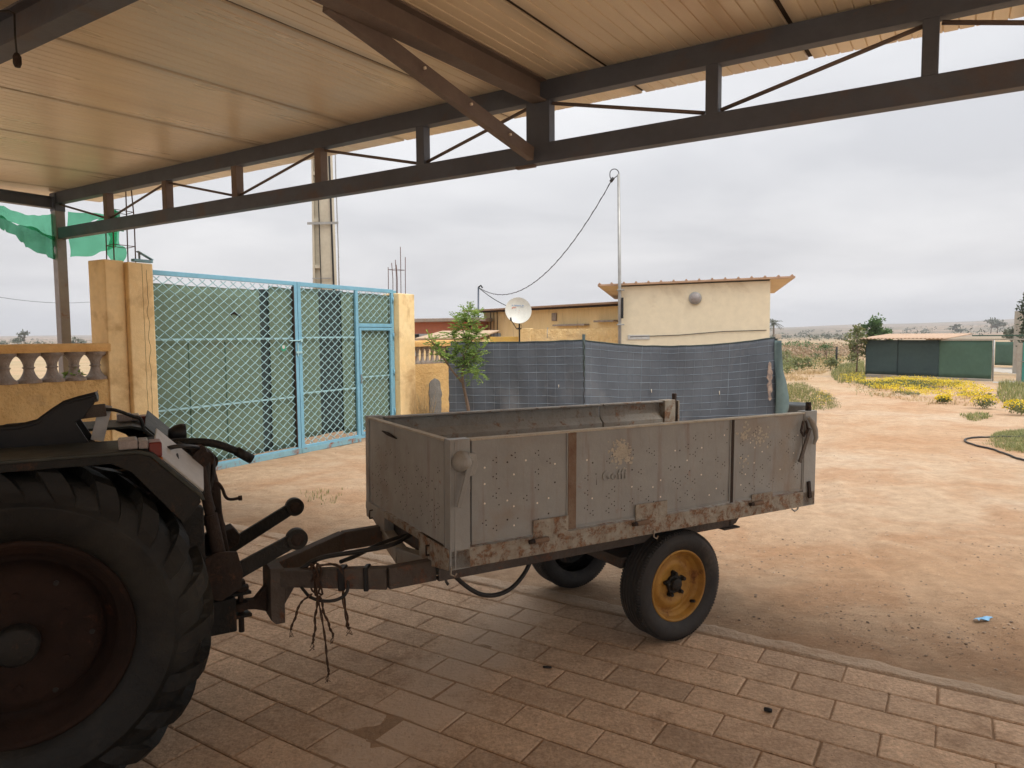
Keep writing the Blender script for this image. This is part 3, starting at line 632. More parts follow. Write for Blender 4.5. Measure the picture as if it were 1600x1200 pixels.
# pressed word on the middle panel
fc = bpy.data.curves.new('pressed_word', 'FONT'); fc.body = 'Goffi'; fc.size = .068; fc.extrude = .003; fc.bevel_depth = .0006; fc.space_character = 1.12
fo = bpy.data.objects.new('pressed_word', fc); COL.objects.link(fo); bpy.context.view_layer.update(); fm = bpy.data.meshes.new_from_object(fo); bpy.data.objects.remove(fo); fo = bpy.data.objects.new('pressed_word', fm); COL.objects.link(fo); fo.parent = TR; fo.location = (.812, .0015, .955); fo.rotation_euler = (pi/2, 0, 0); fm.materials.clear(); fm.materials.append(m_sheet)
MB().tube([(.782, .0035, 1.0), (.781, .0032, .94)], .0012, 6).build('weld_scar', m_hole, TR)
MB().box(.100, 2.302, -.003, .040, ZT-.003, ZT+.006).build('top_flange', m_splat, TR, .0015)
MB().box(.612, .658, -.004, .012, ZP, ZT-.004).build('side_stiffener', m_railq, TR, .0015)
MB().box(1.693, 1.714, -.003, .012, ZP, ZT-.004).build('side_stiffener', m_rusty, TR, .0015)
def hinge(x0, x1, z1_):
    mb = MB(); mb.box(x0, x1, -.007, -.0012, ZP-.012, z1_); 
    h = mb.build('hinge_plate', m_railr, TR, .0015)
    MB().cyl((x0+.0, -.018, ZP-.022), (x0+.075, -.018, ZP-.022), .012, 12).build('hinge_barrel', m_railq, h, .001)
    MB().cyl((x0-.028, -.018, ZP-.022), (x0-.001, -.018, ZP-.022), .010, 12).build('hinge_pin', m_rusty, h)
hinge(.418, .612, .815); hinge(1.02, 1.23, .815); hinge(1.86, 2.03, .772)
# bottom rail and chassis
MB().box(0, BL, -.004, .075, ZB, ZP-.006).build('side_rail', m_railr, TR, .004)
MB().box(0, BL, BW-.075, BW, ZB, ZP-.006).build('side_rail', m_railr, TR, .004)
MB().box(.05, BL-.02, .075, BW-.075, .70, .735).build('floor', m_under, TR)
for xx in (.5, 1.0, 1.5, 2.0, 2.36): MB().box(xx-.03, xx+.03, .08, BW-.08, .66, .699).build('cross_member', m_under, TR, .003)
for y0 in (.150, .840):
    mb = MB(); mb.box(.02, 1.86, y0, y0+.006, .556, .650); mb.box(.02, 1.86, y0+.0062, y0+.06, .556, .563); mb.box(.02, 1.86, y0+.0062, y0+.06, .643, .650)
    c = mb.build('chassis_rail', m_under, TR, .002)
    mb = MB(); mb.prism([(1.862, .562), (1.862, .652), (1.93, .652), (1.935, .60), (1.905, .570)], y0-.005, y0+.01); mb.box(1.80, 1.925, y0-.02, y0+.06, .545, .5545); mb.build('tipping_bracket', m_under, c, .002)
# corner posts
def latch(x, s=1, long=.20):
    b = MB(); b.lathe([(0, -.062), (.016, -.062), (.020, -.058), (.036, -.040), (.046, -.012), (.046, -.003)][::-1], 18, 'y', (x-.022, 0, 1.118), flip=True)
    l = b.build('latch_cup', m_sheet2, TR)
    mb = MB(); mb.prism([(x+.0, 1.155), (x+.036, 1.15), (x+.046, 1.10), (x+.028, 1.055), (x+.004, 1.055), (x-.002, 1.10)], -.030, -.012); mb.cyl((x+.002, -.048, 1.125), (x+.002, -.012, 1.125), .015, 12)
    mb.build('latch_hook', m_sheet2, l, .003)
    MB().bar((x+.006, -.046, 1.13), (x-.052, -.040, 1.13-long), .026, .011, (0, 1, 0), 0, .022, .011).build('latch_lever', m_sheet, l, .003)
mb = MB(); mb.box(0, .098, -.004, .046, ZB+.0, ZT+.008); mb.box(.0, .006, -.010, -.0042, ZB, ZT+.004); mb.box(.024, .030, -.006, -.0042, ZB, ZT+.0)
mb.build('corner_post', m_sheet, TR, .002); latch(.078)
mb = MB(); mb.box(2.302, BL, -.004, .05, ZB, ZT+.012); mb.build('corner_post', m_sheet, TR, .002)
mb = MB(); mb.lathe([(0, .05), (.016, .05), (.017, .0), (.012, 0)], 14, 'z', (2.36, .02, ZT+.012)); mb.build('post_stub', m_rusty, TR)
# rear latch: two strap links and hanging lever
mb = MB()
for a, b in (((2.265, 1.165), (2.245, 1.105)), ((2.245, 1.105), (2.275, 1.075)), ((2.275, 1.075), (2.305, 1.115)), ((2.305, 1.115), (2.290, 1.165))): mb.bar((a[0], -.020, a[1]), (b[0], -.020, b[1]), .012, .008, (0, 1, 0))
mb.build('latch_link', m_rusty, TR, .002)
MB().tube([(2.31, -.02, 1.185), (2.335, -.03, 1.15), (2.36, -.03, 1.11), (2.375, -.028, 1.06), (2.36, -.024, 1.02)], [.012, .018, .016, .013, .008], 8).build('latch_strap', m_sheet2, TR)
MB().bar((2.315, -.03, 1.12), (2.235, -.026, .925), .022, .010, (0, 1, 0), 0, .026, .010).build('latch_lever', m_under, TR, .002)
MB().bar((2.34, -.012, .80), (2.355, -.012, .70), .022, .012, (0, 1, 0)).build('stake_pocket', m_rusty, TR, .002)
MB().tube([(2.21, -.0, .648), (2.235, -.0, .632), (2.262, -.0, .640), (2.268, -.0, .662)], .0045, 7).build('rope_hook', m_galv, TR)
for xx in (.005, 1.14): MB().tube([(xx, -.010, .672), (xx-.006, -.014, .640), (xx+.014, -.014, .628), (xx+.024, -.012, .640)], .004, 7).build('rope_hook', m_railr, TR)
# front panel
mb = MB(); mb.box(.008, .012, .050, 1.022, ZP+.004, ZT-.004); mb.grid(lambda a, b: (.004+dent(.05+.972*b, ZP+.004+(ZT-ZP-.008)*a), .05+.972*b, ZP+.004+(ZT-ZP-.008)*a), 24, 46); dots(mb, .08, 1.0, ZP+.02, ZT-.10, .004, -1, 'yz', None, .95)
for (a, b, c, d) in ((.05, .058, ZP+.004, ZT-.004), (1.014, 1.022, ZP+.004, ZT-.004)): mb.box(-.001, .0038, a, b, c, d)
mb.build('front_panel', [m_sheet2, m_hole, m_hole, m_splat], TR)
MB().box(-.004, .030, .047, 1.024, ZT-.003, ZT+.006).build('top_flange', m_splat, TR, .0015)
MB().tube([(-.001, .80, ZT-.045), (-.003, .70, ZT-.05), (-.001, .60, ZT-.06)], [.003, .009, .003], 6).build('dent_mark', m_rusty, TR)
mb = MB(); mb.prism([(.78, .742), (1.07, .742), (1.07, .700), (.86, .628), (.78, .622)], -.003, .05, 'yz'); mb.build('front_corner_plate', m_sheet2, TR, .002)
mb = MB(); mb.prism([(.0, .742), (.32, .742), (.32, .64), (.22, .615), (.0, .652)], -.0045, .0, 'yz'); mb.build('front_corner_plate', m_railr, TR, .001)
MB().box(-.0035, .045, .322, .778, .708, .742).build('front_sill', m_railr, TR, .002)
MB().box(.06, .10, .18, .90, .60, .70).build('cross_member', m_under, TR, .003)
for yy in (.955, .20): MB().tube([(-.004, yy, .712), (-.020, yy, .712), (-.026, yy-.014, .700), (-.026, yy-.016, .675), (-.020, yy, .668), (-.004, yy, .668)], .004, 7).build('tie_ring', m_rusty, TR)
# far side: post, folded wall seen from inside
MB().box(0, .09, BW-.045, BW, ZB+.02, ZT+.010).build('corner_post', m_sheet2, TR, .002)
pr = [(1.012, ZT+.004), (1.066, ZT+.004), (1.066, ZP), (1.050, ZP), (1.050, .80), (1.030, .86), (1.030, .96), (1.022, 1.0), (1.012, 1.06), (1.012, 1.085), (1.030, 1.10), (1.052, 1.125), (1.052, ZT-.012), (1.030, ZT-.008), (1.012, ZT-.006)]
mb = MB(); mb.prism(pr, .092, 1.60, 'yz'); mb.build('far_side_panel', m_far, TR, .002)
mb = MB(); mb.prism(pr, 1.612, 2.13, 'yz'); mb.build('far_side_panel', m_far, TR, .002)
mb = MB(); mb.box(2.135, 2.235, 1.0, 1.066, ZB, ZT+.008); mb.build('corner_post', m_railr, TR, .003)
MB().box(2.245, 2.265, 1.02, 1.05, ZB, ZT+.05).build('stake', m_rusty, TR, .003)
MB().box(2.27, 2.285, 1.01, 1.055, ZB, ZT-.0).build('stake', m_railr, TR, .003)
# drawbar
zt = .640
def beam(mb, a, b, h0, h1): mb.bar((a[0], a[1], a[2]), (b[0], b[1], b[2]), .05, h0, (0, 0, 1), 0, .05, h1)
mb = MB(); beam(mb, (.02, .20, .600), (-.20, .205, .597), .095, .095); beam(mb, (-.2005, .205, .597), (-.60, .475, .586), .095, .072); mb.build('drawbar_arm', m_under, TR, .004)
mb = MB(); beam(mb, (.02, .865, .600), (-.20, .86, .597), .095, .095); beam(mb, (-.2005, .86, .597), (-.60, .595, .586), .095, .072); mb.build('drawbar_arm', m_under, TR, .004)
mb = MB(); mb.bar((-.02, .50, .588), (.04, .88, .600), .055, .08); mb.bar((-.02, .50, .588), (.04, .22, .600), .055, .08); mb.build('drawbar_brace', m_sheet2, TR, .004)
mb = MB(); mb.prism([(-.645, .640), (-.585, .632), (-.585, .388), (-.625, .388), (-.645, .410)], .447, .615); mb.prism([(-.584, .575), (-.52, .575), (-.584, .47)], .452, .458)
mb.build('hitch_plate', m_under, TR, .003)
mb = MB(); mb.prism([(-.647, .55), (-.647, .43), (-.70, .45), (-.735, .455), (-.735, .495), (-.70, .492)], .51, .55); mb.lathe([(.024, -.016), (.044, -.016), (.044, .016), (.024, .016), (.024, -.016)], 18, 'z', (-.765, .53, .475), flip=False)
mb.build('tow_eye', m_rusty, TR, .002)
# ties and hoses on the drawbar
def wr(xc, w_, name, mt):      # tape wrap round the near arm at distance x
    t = (-.2005 - xc) / .4; y = .205 + .27*t; zc = .597 - .011*t; h = .095 - .023*t
    a = Vector((-.4, .27, -.011)).normalized(); c = Vector((xc, y, zc))
    MB().bar(c - a*w_/2, c + a*w_/2, .066, h+.016).build(name, mt, TR, .006)
wr(-.365, .030, 'tape_wrap', m_black); wr(-.275, .022, 'tape_wrap', m_black)
def sm(p, it=2): return smooth([Vector(q) for q in p], it)
MB().tube(sm([(-.52, .44, .615), (-.45, .42, .665), (-.30, .42, .665), (-.10, .40, .672), (.02, .46, .70), (.10, .5, .69)]), .011, 8).build('hydraulic_hose', m_hose, TR)
MB().tube(sm([(-.36, .36, .650), (-.26, .44, .640), (-.14, .50, .660), (.02, .52, .68), (.12, .52, .67)]), .010, 8).build('hydraulic_hose', m_hose, TR)
MB().tube(sm([(-.35, .29, .60), (-.36, .26, .535), (-.42, .28, .505), (-.50, .33, .515), (-.53, .38, .56)]), .007, 8).build('hydraulic_hose', m_hose, TR)
MB().tube(sm([(.10, .25, .585), (.20, .25, .47), (.31, .25, .398), (.44, .25, .40), (.55, .27, .47), (.62, .30, .57), (.66, .32, .62)], 3), .011, 10).build('hydraulic_hose', m_hose, TR)
MB().tube([(.07, .185, .56), (.072, .185, .535), (.080, .18, .522)], .007, 8).build('grease_stub', m_under, TR)
def strand(pts, seed, r=.0038):
    P = sm(pts, 2); n = 60; rr_ = random.Random(seed); mb = MB()
    for ph in (0, pi):
        q = []
        for i in range(n+1):
            c = cur(P, i/n); t = i/n*26 + ph; wv = Vector((.0018*sin(i*.35+seed), .0018*cos(i*.3+seed*2), 0))
            q.append(c + wv + Vector((cos(t), sin(t), 0))*r*.8)
        mb.tube(q, r*.8, 6)
    e_ = P[-1]
    for k_ in range(4): mb.tube([e_, e_ + Vector((rr_.uniform(-.012, .012), rr_.uniform(-.01, .01), -.018)), e_ + Vector((rr_.uniform(-.018, .018), 0, -.032))], .0012, 4)
    return mb
knot = MB(); rk = random.Random(4)
pts = [(-.485 + .032*cos(t)*(1 if True else 1) + rk.uniform(-.012, .012), .365 + .040*sin(t) + rk.uniform(-.01, .01), .596 + .062*sin(t*1.0+.6) + rk.uniform(-.012, .012)) for t in [i*.9 for i in range(26)]]
pts = [(-.47 + rk.uniform(-.03, .03), (.31 if i % 2 else .40) + rk.uniform(-.01, .01), .66 + rk.uniform(-.012, .012) if (i//2) % 2 else .535 + rk.uniform(-.015, .015)) for i in range(14)]
knot.tube(sm(pts, 2), .0042, 6); rope = knot.build('rope_lashing', m_rope, TR)
strand([(-.47, .325, .66), (-.40, .30, .665), (-.375, .29, .64), (-.37, .29, .50), (-.36, .28, .40), (-.352, .28, .375)], 5, .0055).build('rope_end', m_rope, rope)
strand([(-.475, .315, .63), (-.48, .31, .54), (-.468, .30, .45), (-.448, .30, .34), (-.452, .29, .27), (-.440, .29, .21), (-.444, .285, .185)], 1, .0036).build('rope_end', m_rope, rope)
strand([(-.475, .315, .53), (-.49, .305, .46), (-.495, .30, .38), (-.505, .30, .335)], 2).build('rope_end', m_rope, rope)
strand([(-.465, .315, .53), (-.455, .305, .46), (-.43, .30, .39), (-.415, .30, .345)], 3).build('rope_end', m_rope, rope)
strand([(-.50, .325, .54), (-.55, .33, .51), (-.565, .33, .46), (-.590, .33, .40)], 6).build('rope_end', m_rope, rope)
# axle
AX, ZW = 1.395, .3148
MB().box(AX-.04, AX+.04, .17, .95, .365-.02, .425-.02).build('axle', m_under, TR, .004)
for yy in (.19, .86):
    mb = MB(); mb.prism([(AX-.10, .555), (AX+.16, .555), (AX+.10, .36), (AX-.06, .36)], yy-.02, yy+.03); mb.build('axle_bracket', m_under, TR, .003)
MB().bar((AX-.62, .80, .52), (AX-.36, .80, .345), .10, .05).build('jack_leg', m_under, TR, .004)
MB().box(AX-.28, AX-.02, .22, .85, .41, .47).build('axle_box', m_under, TR, .004)
def road_wheel(yc, flip=1):
    R, Wd, ri = .300, .165, .192; y0 = -Wd/2
    w_ = MB()
    side = [(ri, y0+.020), (ri+.012, y0+.008), (ri+.03, y0-.002), (ri+.055, y0-.007), (ri+.075, y0-.005), (R-.020, y0+.004), (R-.008, y0+.012)]
    tread = []; ng_ = 6
    xs = [y0+.014 + (Wd-.028)*i/ng_ for i in range(ng_+1)]
    for i in range(ng_):
        a, b = xs[i], xs[i+1]; cr_ = lambda q: R - 1.4*q*q*.9
        tread += [(cr_(a)-.007, a+.0005), (cr_(a), a+.0035), (cr_(b), b-.0035), (cr_(b)-.007, b-.0005)]
    prof = side + tread + [(r, -h) for r, h in side[::-1]]
    w_.lathe(prof, 96, 'y', (0, 0, 0), flip=True)
    for i in range(110):
        t = 2*pi*i/110
        for s in (-1, 1):
            c0, s0 = cos(t), sin(t); c1, s1 = cos(t+.026), sin(t+.026); ya, yb = s*(Wd/2-.012), s*(Wd/2-.030)
            w_.add([(c*r, y_, q*r) for (c, q) in ((c0, s0), (c1, s1)) for (r, y_) in ((R-.014, ya+s*.006), (R-.003, ya+s*.001), (R+.0015, yb), (R-.016, yb))],
                   [(0,1,2,3), (7,6,5,4), (0,4,5,1), (1,5,6,2), (2,6,7,3), (3,7,4,0)])
    f = -1 if flip > 0 else 1
    wheel = empty('wheel', (AX, yc, ZW)); wheel.parent = TR
    w_.build('tyre', m_tyre2, wheel)
    rp = [(ri+.004, .060*1), (ri+.002, .068), (ri-.006, .070), (ri-.010, .062), (ri-.016, .040), (ri-.018, .030), (ri-.030, .026), (ri-.034, .012), (ri-.040, .004), (ri-.048, .006), (.130, .018), (.118, .026), (.095, .026), (.086, .018), (.07, .016), (.0, .016)]
    rp = [(r, f*h) for r, h in rp]; rm = MB(); rm.lathe(rp, 64, 'y', flip=(f > 0))
    bp_ = [(r, f*(h-.012)) for r, h in rp]; rim = rm.build('rim', m_yel, wheel); ri_ = MB(); ri_.lathe(bp_, 64, 'y', flip=(f < 0)); ri_.build('rim_back', m_dark, wheel)
    hb = MB(); n = 40; poly = []
    for i in range(n):
        t = 2*pi*i/n; r = .050 + .026*max(0, cos(5*t))**.8; poly.append((r*cos(t+.4), r*sin(t+.4)))
    hb.prism(poly, f*.018, f*.034); hb.lathe([(.036, f*.034), (.034, f*.052), (.026, f*.058), (0, f*.058)], 24, 'y', flip=(f > 0))
    for i in range(5):
        t = 2*pi*i/5 + .4; hb.cyl((.060*cos(t), f*.034, .060*sin(t)), (.060*cos(t), f*.052, .060*sin(t)), .011, 6)
    hb.build('hub', m_dark, wheel, .002)
    MB().cyl((.118, f*.03, -.118), (.128, f*.055, -.112), .008, 8).build('valve', m_black, wheel)
    return wheel
road_wheel(.050+.085, 1); road_wheel(1.07, -1)

# ================================================================== tractor
TC = empty('tractor', (-1.655, 2.27, 0), radians(29.5)); tag(TC, 'old dark tractor with big dusty rear wheels and black plastic seat', 'tractor')
R = .62
def tractor_wheel(yc, f, parent, name='rear_wheel', R=.62, wd=.29, rim=.352, nl=22):
    wh = empty(name, (0, yc, R)); wh.parent = parent
    t = MB(); h = wd/2; s = R/.62
    prof = [(rim-.004*s, -h+.055*s), (rim+.006*s, -h+.035*s), (rim+.03*s, -h+.012*s), (rim+.075*s, -h-.004*s), (rim+.11*s, -h-.008*s), (rim+.124*s, -h-.012*s), (rim+.130*s, -h-.012*s), (rim+.133*s, -h-.006*s),
            (rim+.17*s, -h-.000*s), (rim+.20*s, -h+.008*s), (rim+.222*s, -h+.020*s), (R-.038*s, -h+.045*s), (R-.034*s, 0)]
    prof = prof + [(r, -y_) for r, y_ in prof[:-1][::-1]]
    t.lathe(prof, 96, 'y', flip=True)
    for i in range(nl*2):
        s_ = 1 if i % 2 else -1; t0 = pi*i/nl
        path = [(R, .012*s, 0), (R, -.04*s, .06), (R-.001*s, -h*.62, .12), (R-.007*s, -h+.018*s, .17), (R-.022*s, -h-.002*s, .205), (R-.052*s, -h-.012*s, .25), (R-.090*s, -h-.012*s, .30), (R-.128*s, -h-.004*s, .345)]
        vs3 = []
        for j, (r, y_, dt) in enumerate(path):
            wv = (.07, .075, .085, .105, .125, .14, .14, .12)[j] * 20 / nl
            th = (t0 - f*dt)
            inn = (.05, .05, .05, .05, .04, .02, .012, .006)[j]*s; din = (0, 0, 0, .02, .03, .022, .014, .004)[j]*s
            for sg, rr, yy in ((-1, r, y_), (1, r, y_), (1.25, r-inn if j < 5 else r-.004*s, y_+din), (-1.25, r-inn if j < 5 else r-.004*s, y_+din)):
                a = th + sg*wv/2; vs3.append((rr*cos(a), yy*s_, rr*sin(a)))
        n = len(path); fs = []
        for j in range(n-1):
            for q in range(4): fs.append((j*4+q, j*4+(q+1) % 4, (j+1)*4+(q+1) % 4, (j+1)*4+q))
        fs += [(0, 3, 2, 1), ((n-1)*4, (n-1)*4+1, (n-1)*4+2, (n-1)*4+3)]
        t.add(vs3, fs, False)
    t.build('tyre', m_rubber, wh)
    rm = MB()
    a = [(rim+.004, -h+.050), (rim+.006, -h+.036), (rim-.004, -h+.030), (rim-.018, -h+.042), (rim-.026, -h+.060), (rim-.044, -h+.068), (rim-.052, -h+.12), (rim-.085, -h+.145), (.262*s, -h+.135), (.245*s, -h+.085), (.21*s, -h+.072), (.10*s, -h+.066), (.0, -h+.066)]
    rm.lathe(a, 72, 'y', flip=(False)); rm.lathe([(r, y_+.012) for r, y_ in a], 72, 'y', flip=True)
    rm.lathe([(rim-.085, -h+.15), (rim-.05, .0), (rim-.03, h-.06), (rim+.004, h-.04)], 72, 'y')
    ro = rm.build('rim', m_rimr, wh)
    hm = MB(); hm.lathe([(.068*s, -h+.067), (.066*s, -h+.018), (.056*s, -h+.010), (0, -h+.010)], 32, 'y'); hm.build('hub', m_dark, wh)
    for k_ in range(6):
        tt_ = 2*pi*k_/6 + .5; x, z = .16*s*cos(tt_), .16*s*sin(tt_); bm = MB(); bm.cyl((x, -h+.072, z), (x, -h+.060, z), .013*s, 6); bm.build('wheel_bolt', m_rimr, wh)
        x, z = .218*s*cos(tt_+.5), .218*s*sin(tt_+.5)
        bm = MB(); bm.cyl((x, -h+.080, z), (x, -h+.070, z), .009*s, 8); bm.build('wheel_bolt', m_dark, wh)
    return wh
tractor_wheel(.145, 1, TC)
tw2 = tractor_wheel(.86, 1, TC)
def fender(y0, y1, outer):
    pr = [(-.62, 1.02), (-.56, 1.20), (-.48, 1.262), (.385, 1.262), (.43, 1.25), (.585, 1.085), (.592, 1.062)]
    inn = [(.578, 1.062), (.575, 1.075), (.422, 1.236), (.38, 1.250), (-.47, 1.250), (-.545, 1.192), (-.605, 1.02)]
    f = MB(); f.prism(pr + inn, y0, y1); fo_ = f.build('fender', m_fend, TC, .003)
    sk = MB(); poly = [(-.62, 1.02), (-.56, 1.20), (-.48, 1.250), (.38, 1.250), (.42, 1.235), (.575, 1.075), (.578, 1.055), (.52, .985), (.43, 1.10), (.36, 1.19), (.30, 1.222), (-.42, 1.225), (-.55, 1.05)]
    ys = (y0+.002, y0+.008) if outer < 0 else (y1-.008, y1-.002)
    sk.prism(poly, ys[0], ys[1]); sk.build('fender_skirt', m_dark, fo_, .002)
    st_ = MB(); ya_, yb_ = (y0+.03, y1-.10)
    st_.add([(.435, ya_, 1.256), (.592, ya_, 1.092), (.612, yb_, 1.150), (.455, yb_, 1.310), (.43, ya_, 1.25), (.587, ya_, 1.086), (.607, yb_, 1.144), (.45, yb_, 1.304)], [(0,1,2,3), (7,6,5,4), (0,4,5,1), (1,5,6,2), (2,6,7,3), (3,7,4,0)]); st_.build('fender_tail', m_white if outer < 0 else m_fend, fo_, .001)
    return fo_
f1 = fender(-.045, .275, -1); f2 = fender(.735, 1.05, 1)
# lamps
def lamp(parent, y, zz=1.262, x=.43):
    lb = MB(); lb.box(x-.105, x-.045, y-.05, y+.05, zz+.002, zz+.036); lo = lb.build('marker_lamp', m_clear, parent, .006)
    MB().box(x-.043, x-.012, y-.05, y+.05, zz+.001, zz+.030).build('lamp_lens', m_clear, lo, .005)
    MB().box(x-.011, x+.030, y-.05, y+.05, zz-.032, zz+.022).build('lamp_lens', m_red, lo, .006)
    MB().box(x+.002, x+.031, y-.0505, y-.02, zz-.06, zz-.0325).build('lamp_lens', m_orange, lo, .004)
lamp(f1, .02); lamp(f2, .97)
# body
gb = MB(); gb.prism([(-1.35, .52), (-1.35, .86), (.12, .86), (.30, .94), (.50, .94), (.56, .80), (.56, .50), (.40, .40), (-1.0, .42)], .36, .68); gb.cyl((0, .20, .62), (0, .84, .62), .085, 20)
gb.build('gearbox', m_dark, TC, .008)
MB().box(-.55, .40, .30, .74, .90, 1.14).build('seat_platform', m_dark, TC, .01)
mb = MB(); mb.prism([(.12, 1.14), (.60, 1.14), (.60, 1.0), (.54, .84), (.12, .84)], .33, .72); mb.build('hydraulic_lift_case', m_dark, TC, .008)
mb = MB(); mb.box(-1.95, -.72, .32, .72, .78, 1.22); mb.build('hood', m_green, TC, .04, 4)
mb = MB(); mb.box(-1.99, -1.951, .35, .69, .80, 1.18); mb.build('grille', m_black, TC, .01)
mb = MB(); mb.tube([(-.72, .52, 1.1), (-.52, .52, 1.30)], .018, 10); sw_ = mb.build('steering_column', m_dark, TC)
mb = MB(); pts = []
for i in range(33):
    t = 2*pi*i/32; pts.append(Vector((-.50, .52, 1.33)) + Vector((.7, 0, .7)).normalized().cross(Vector((0, 1, 0)))*.17*cos(t) + Vector((0, 1, 0))*.17*sin(t))
mb.tube(pts, .012, 8, cap=False); mb.build('steering_wheel', m_black, sw_)
MB().box(-1.60, -1.45, .22, .82, .42, .52).build('front_axle', m_dark, TC, .01)
for yy, ff in ((.12, 1), (.92, 1)):
    w2_ = tractor_wheel(yy, ff, TC, 'front_wheel', .38, .18, .21, 16); w2_.location.x = -1.52
# seat : a shell whose side profile follows the cushion and the back
def seatf(a, b):
    P = [(-.12, 1.275), (-.10, 1.315), (-.02, 1.335), (.06, 1.335), (.12, 1.35), (.165, 1.385), (.205, 1.413), (.255, 1.428), (.305, 1.438)]
    t = a*(len(P)-1); i = min(int(t), len(P)-2); t -= i; x = P[i][0]*(1-t) + P[i+1][0]*t; z = P[i][1]*(1-t) + P[i+1][1]*t
    y = (b-.5)*.44*(1 - .25*max(0, a-.7)); side = abs(2*b-1)**2.5
    return (x, y, z - .05*(1-side)*(1-a*.6) - .045*b*(1-a*.5))
sb = MB(); sb.sheet(seatf, 24, 14, .02)
so = sb.build('seat', m_plastic, TC, loc=(-.045, .50, 0))
sk = MB(); poly = [(-.12, 1.275), (-.105, 1.31), (-.02, 1.325), (.06, 1.325), (.12, 1.34), (.165, 1.380), (.205, 1.407), (.255, 1.421), (.305, 1.432), (.285, 1.390), (.262, 1.355), (.235, 1.34), (.28, 1.25), (-.13, 1.25)]
sk.prism(poly, -.225, -.205); sk.prism([(x, z - .045*(1-max(0, x)*1.5)) for x, z in poly], .205, .225)
sk.prism([(.295, 1.42), (.306, 1.431), (.262, 1.350), (.252, 1.355)], -.20, .20)
sk.box(-.10, .24, -.2, .2, 1.215, 1.24); sk.build('seat_shell', m_plastic, so, .008)
MB().tube([(.05, .17, 1.27), (.10, .17, 1.300), (.14, .19, 1.31), (.155, .20, 1.29)], .018, 10).build('seat_bolster', m_plastic, so)
bk = MB(); bk.bar((.245, -.16, 1.368), (.335, -.16, 1.375), .05, .045, (0, 0, 1)); bk.build('seat_bracket', m_under, so, .003)
MB().bar((.335, -.12, 1.39), (.300, -.14, 1.255), .045, .006, (0, 1, 0)).build('seat_strut', m_galv, so, .001)
MB().tube(sm([(.33, -.15, 1.375), (.37, -.15, 1.372), (.43, -.10, 1.335), (.455, -.10, 1.33), (.462, -.10, 1.285)]), .007, 7).build('control_lever', m_dark, so)
# box behind the seat and hydraulics
mb = MB(); mb.box(.33, .56, .42, .70, 1.13, 1.215); mb.build('valve_block', m_dark, TC, .01)
MB().box(.42, .60, .20, .60, 1.14, 1.19).build('rear_plate', m_rusty, TC, .006)
hz_ = MB(); hz_.tube(sm([(.40, .30, 1.215), (.48, .28, 1.235), (.58, .26, 1.238), (.66, .25, 1.228), (.74, .25, 1.19), (.80, .25, 1.15)]), .016, 10); hz_.tube([(.745, .25, 1.187), (.805, .25, 1.146)], .020, 10); hz_.build('hydraulic_pipe', m_dark, TC)
# round work lamps facing the rear
def worklamp(x, y, z, r):
    l = MB(); l.lathe([(0, -.05), (r*.5, -.048), (r*.9, -.02), (r, .0), (r, .018), (r*.9, .02)], 20, 'x', (x, y, z)); lo = l.build('work_lamp', m_black, TC)
    MB().lathe([(0, .016), (r*.88, .016)], 20, 'x', (x, y, z)).build('lamp_lens', m_orange, lo)
worklamp(.50, .10, 1.175, .045); worklamp(.56, .50, 1.245, .04)
for pts, r in ((((.46, .18, 1.24), (.52, .14, 1.22), (.56, .12, 1.16), (.57, .12, 1.08)), .009), (((.52, .24, 1.24), (.60, .2, 1.2), (.60, .18, 1.1), (.62, .2, 1.0)), .011), (((.50, .3, 1.22), (.60, .26, 1.24), (.64, .26, 1.18), (.63, .26, 1.05), (.65, .26, .95)), .010),
               (((.55, .4, 1.2), (.66, .36, 1.19), (.67, .34, 1.1), (.64, .34, 1.0)), .010), (((.44, .12, 1.22), (.5, .08, 1.25), (.56, .12, 1.24), (.60, .2, 1.22)), .008)):
    MB().tube(sm(pts), r, 8).build('hydraulic_hose', m_hose, TC)
for (x, y, z, r) in ((.60, .22, 1.20, .03), (.63, .30, 1.16, .035), (.57, .34, 1.19, .04), (.55, .18, 1.14, .03)):
    mb = MB(); mb.cyl((x, y-.03, z), (x, y+.05, z), r, 10); mb.cyl((x, y-.045, z), (x, y-.03, z), r*.55, 6); mb.build('hydraulic_fitting', m_rusty, TC, .003)
# lift rods (one cylinder, one turnbuckle)
mb = MB(); mb.tube([(.600, .20, 1.18), (.615, .20, 1.05), (.64, .20, .90), (.655, .20, .76)], [.022, .020, .019, .017], 10); mb.cyl((.605, .165, 1.18), (.605, .235, 1.18), .034, 14); mb.cyl((.658, .165, .75), (.658, .235, .75), .030, 14)
mb.tube([(.632, .2, .95), (.66, .2, .78)], .027, 8); mb.build('lift_rod', m_rusty, TC)
mb = MB(); mb.tube([(.655, .42, 1.12), (.675, .42, 1.0), (.685, .42, .90)], [.021, .026, .018], 10); mb.tube([(.685, .42, .92), (.715, .42, .70)], .016, 10); mb.cyl((.655, .38, 1.13), (.655, .46, 1.13), .036, 14)
mb.build('lift_rod', m_rusty, TC)
for z_ in (1.0, .93, .86): MB().lathe([(.024, -.008), (.031, 0), (.024, .008)], 12, 'z', (.655, .42, z_)).build('clamp_ring', m_rusty, TC)
mb = MB(); mb.prism([(.52, 1.04), (.60, 1.00), (.60, .70), (.50, .62)], .10, .16); mb.box(.50, .585, .16, .24, .66, .98); mb.build('lift_cylinder', m_dark, TC, .006)
mb = MB(); mb.tube(sm([(.655, .40, 1.03), (.685, .40, 1.04), (.705, .40, 1.01), (.715, .40, .968), (.735, .40, .955), (.77, .40, .958)]), .0065, 8); mb.cyl((.768, .40, .958), (.782, .40, .958), .011, 8); mb.build('crank_handle', m_rusty, TC)
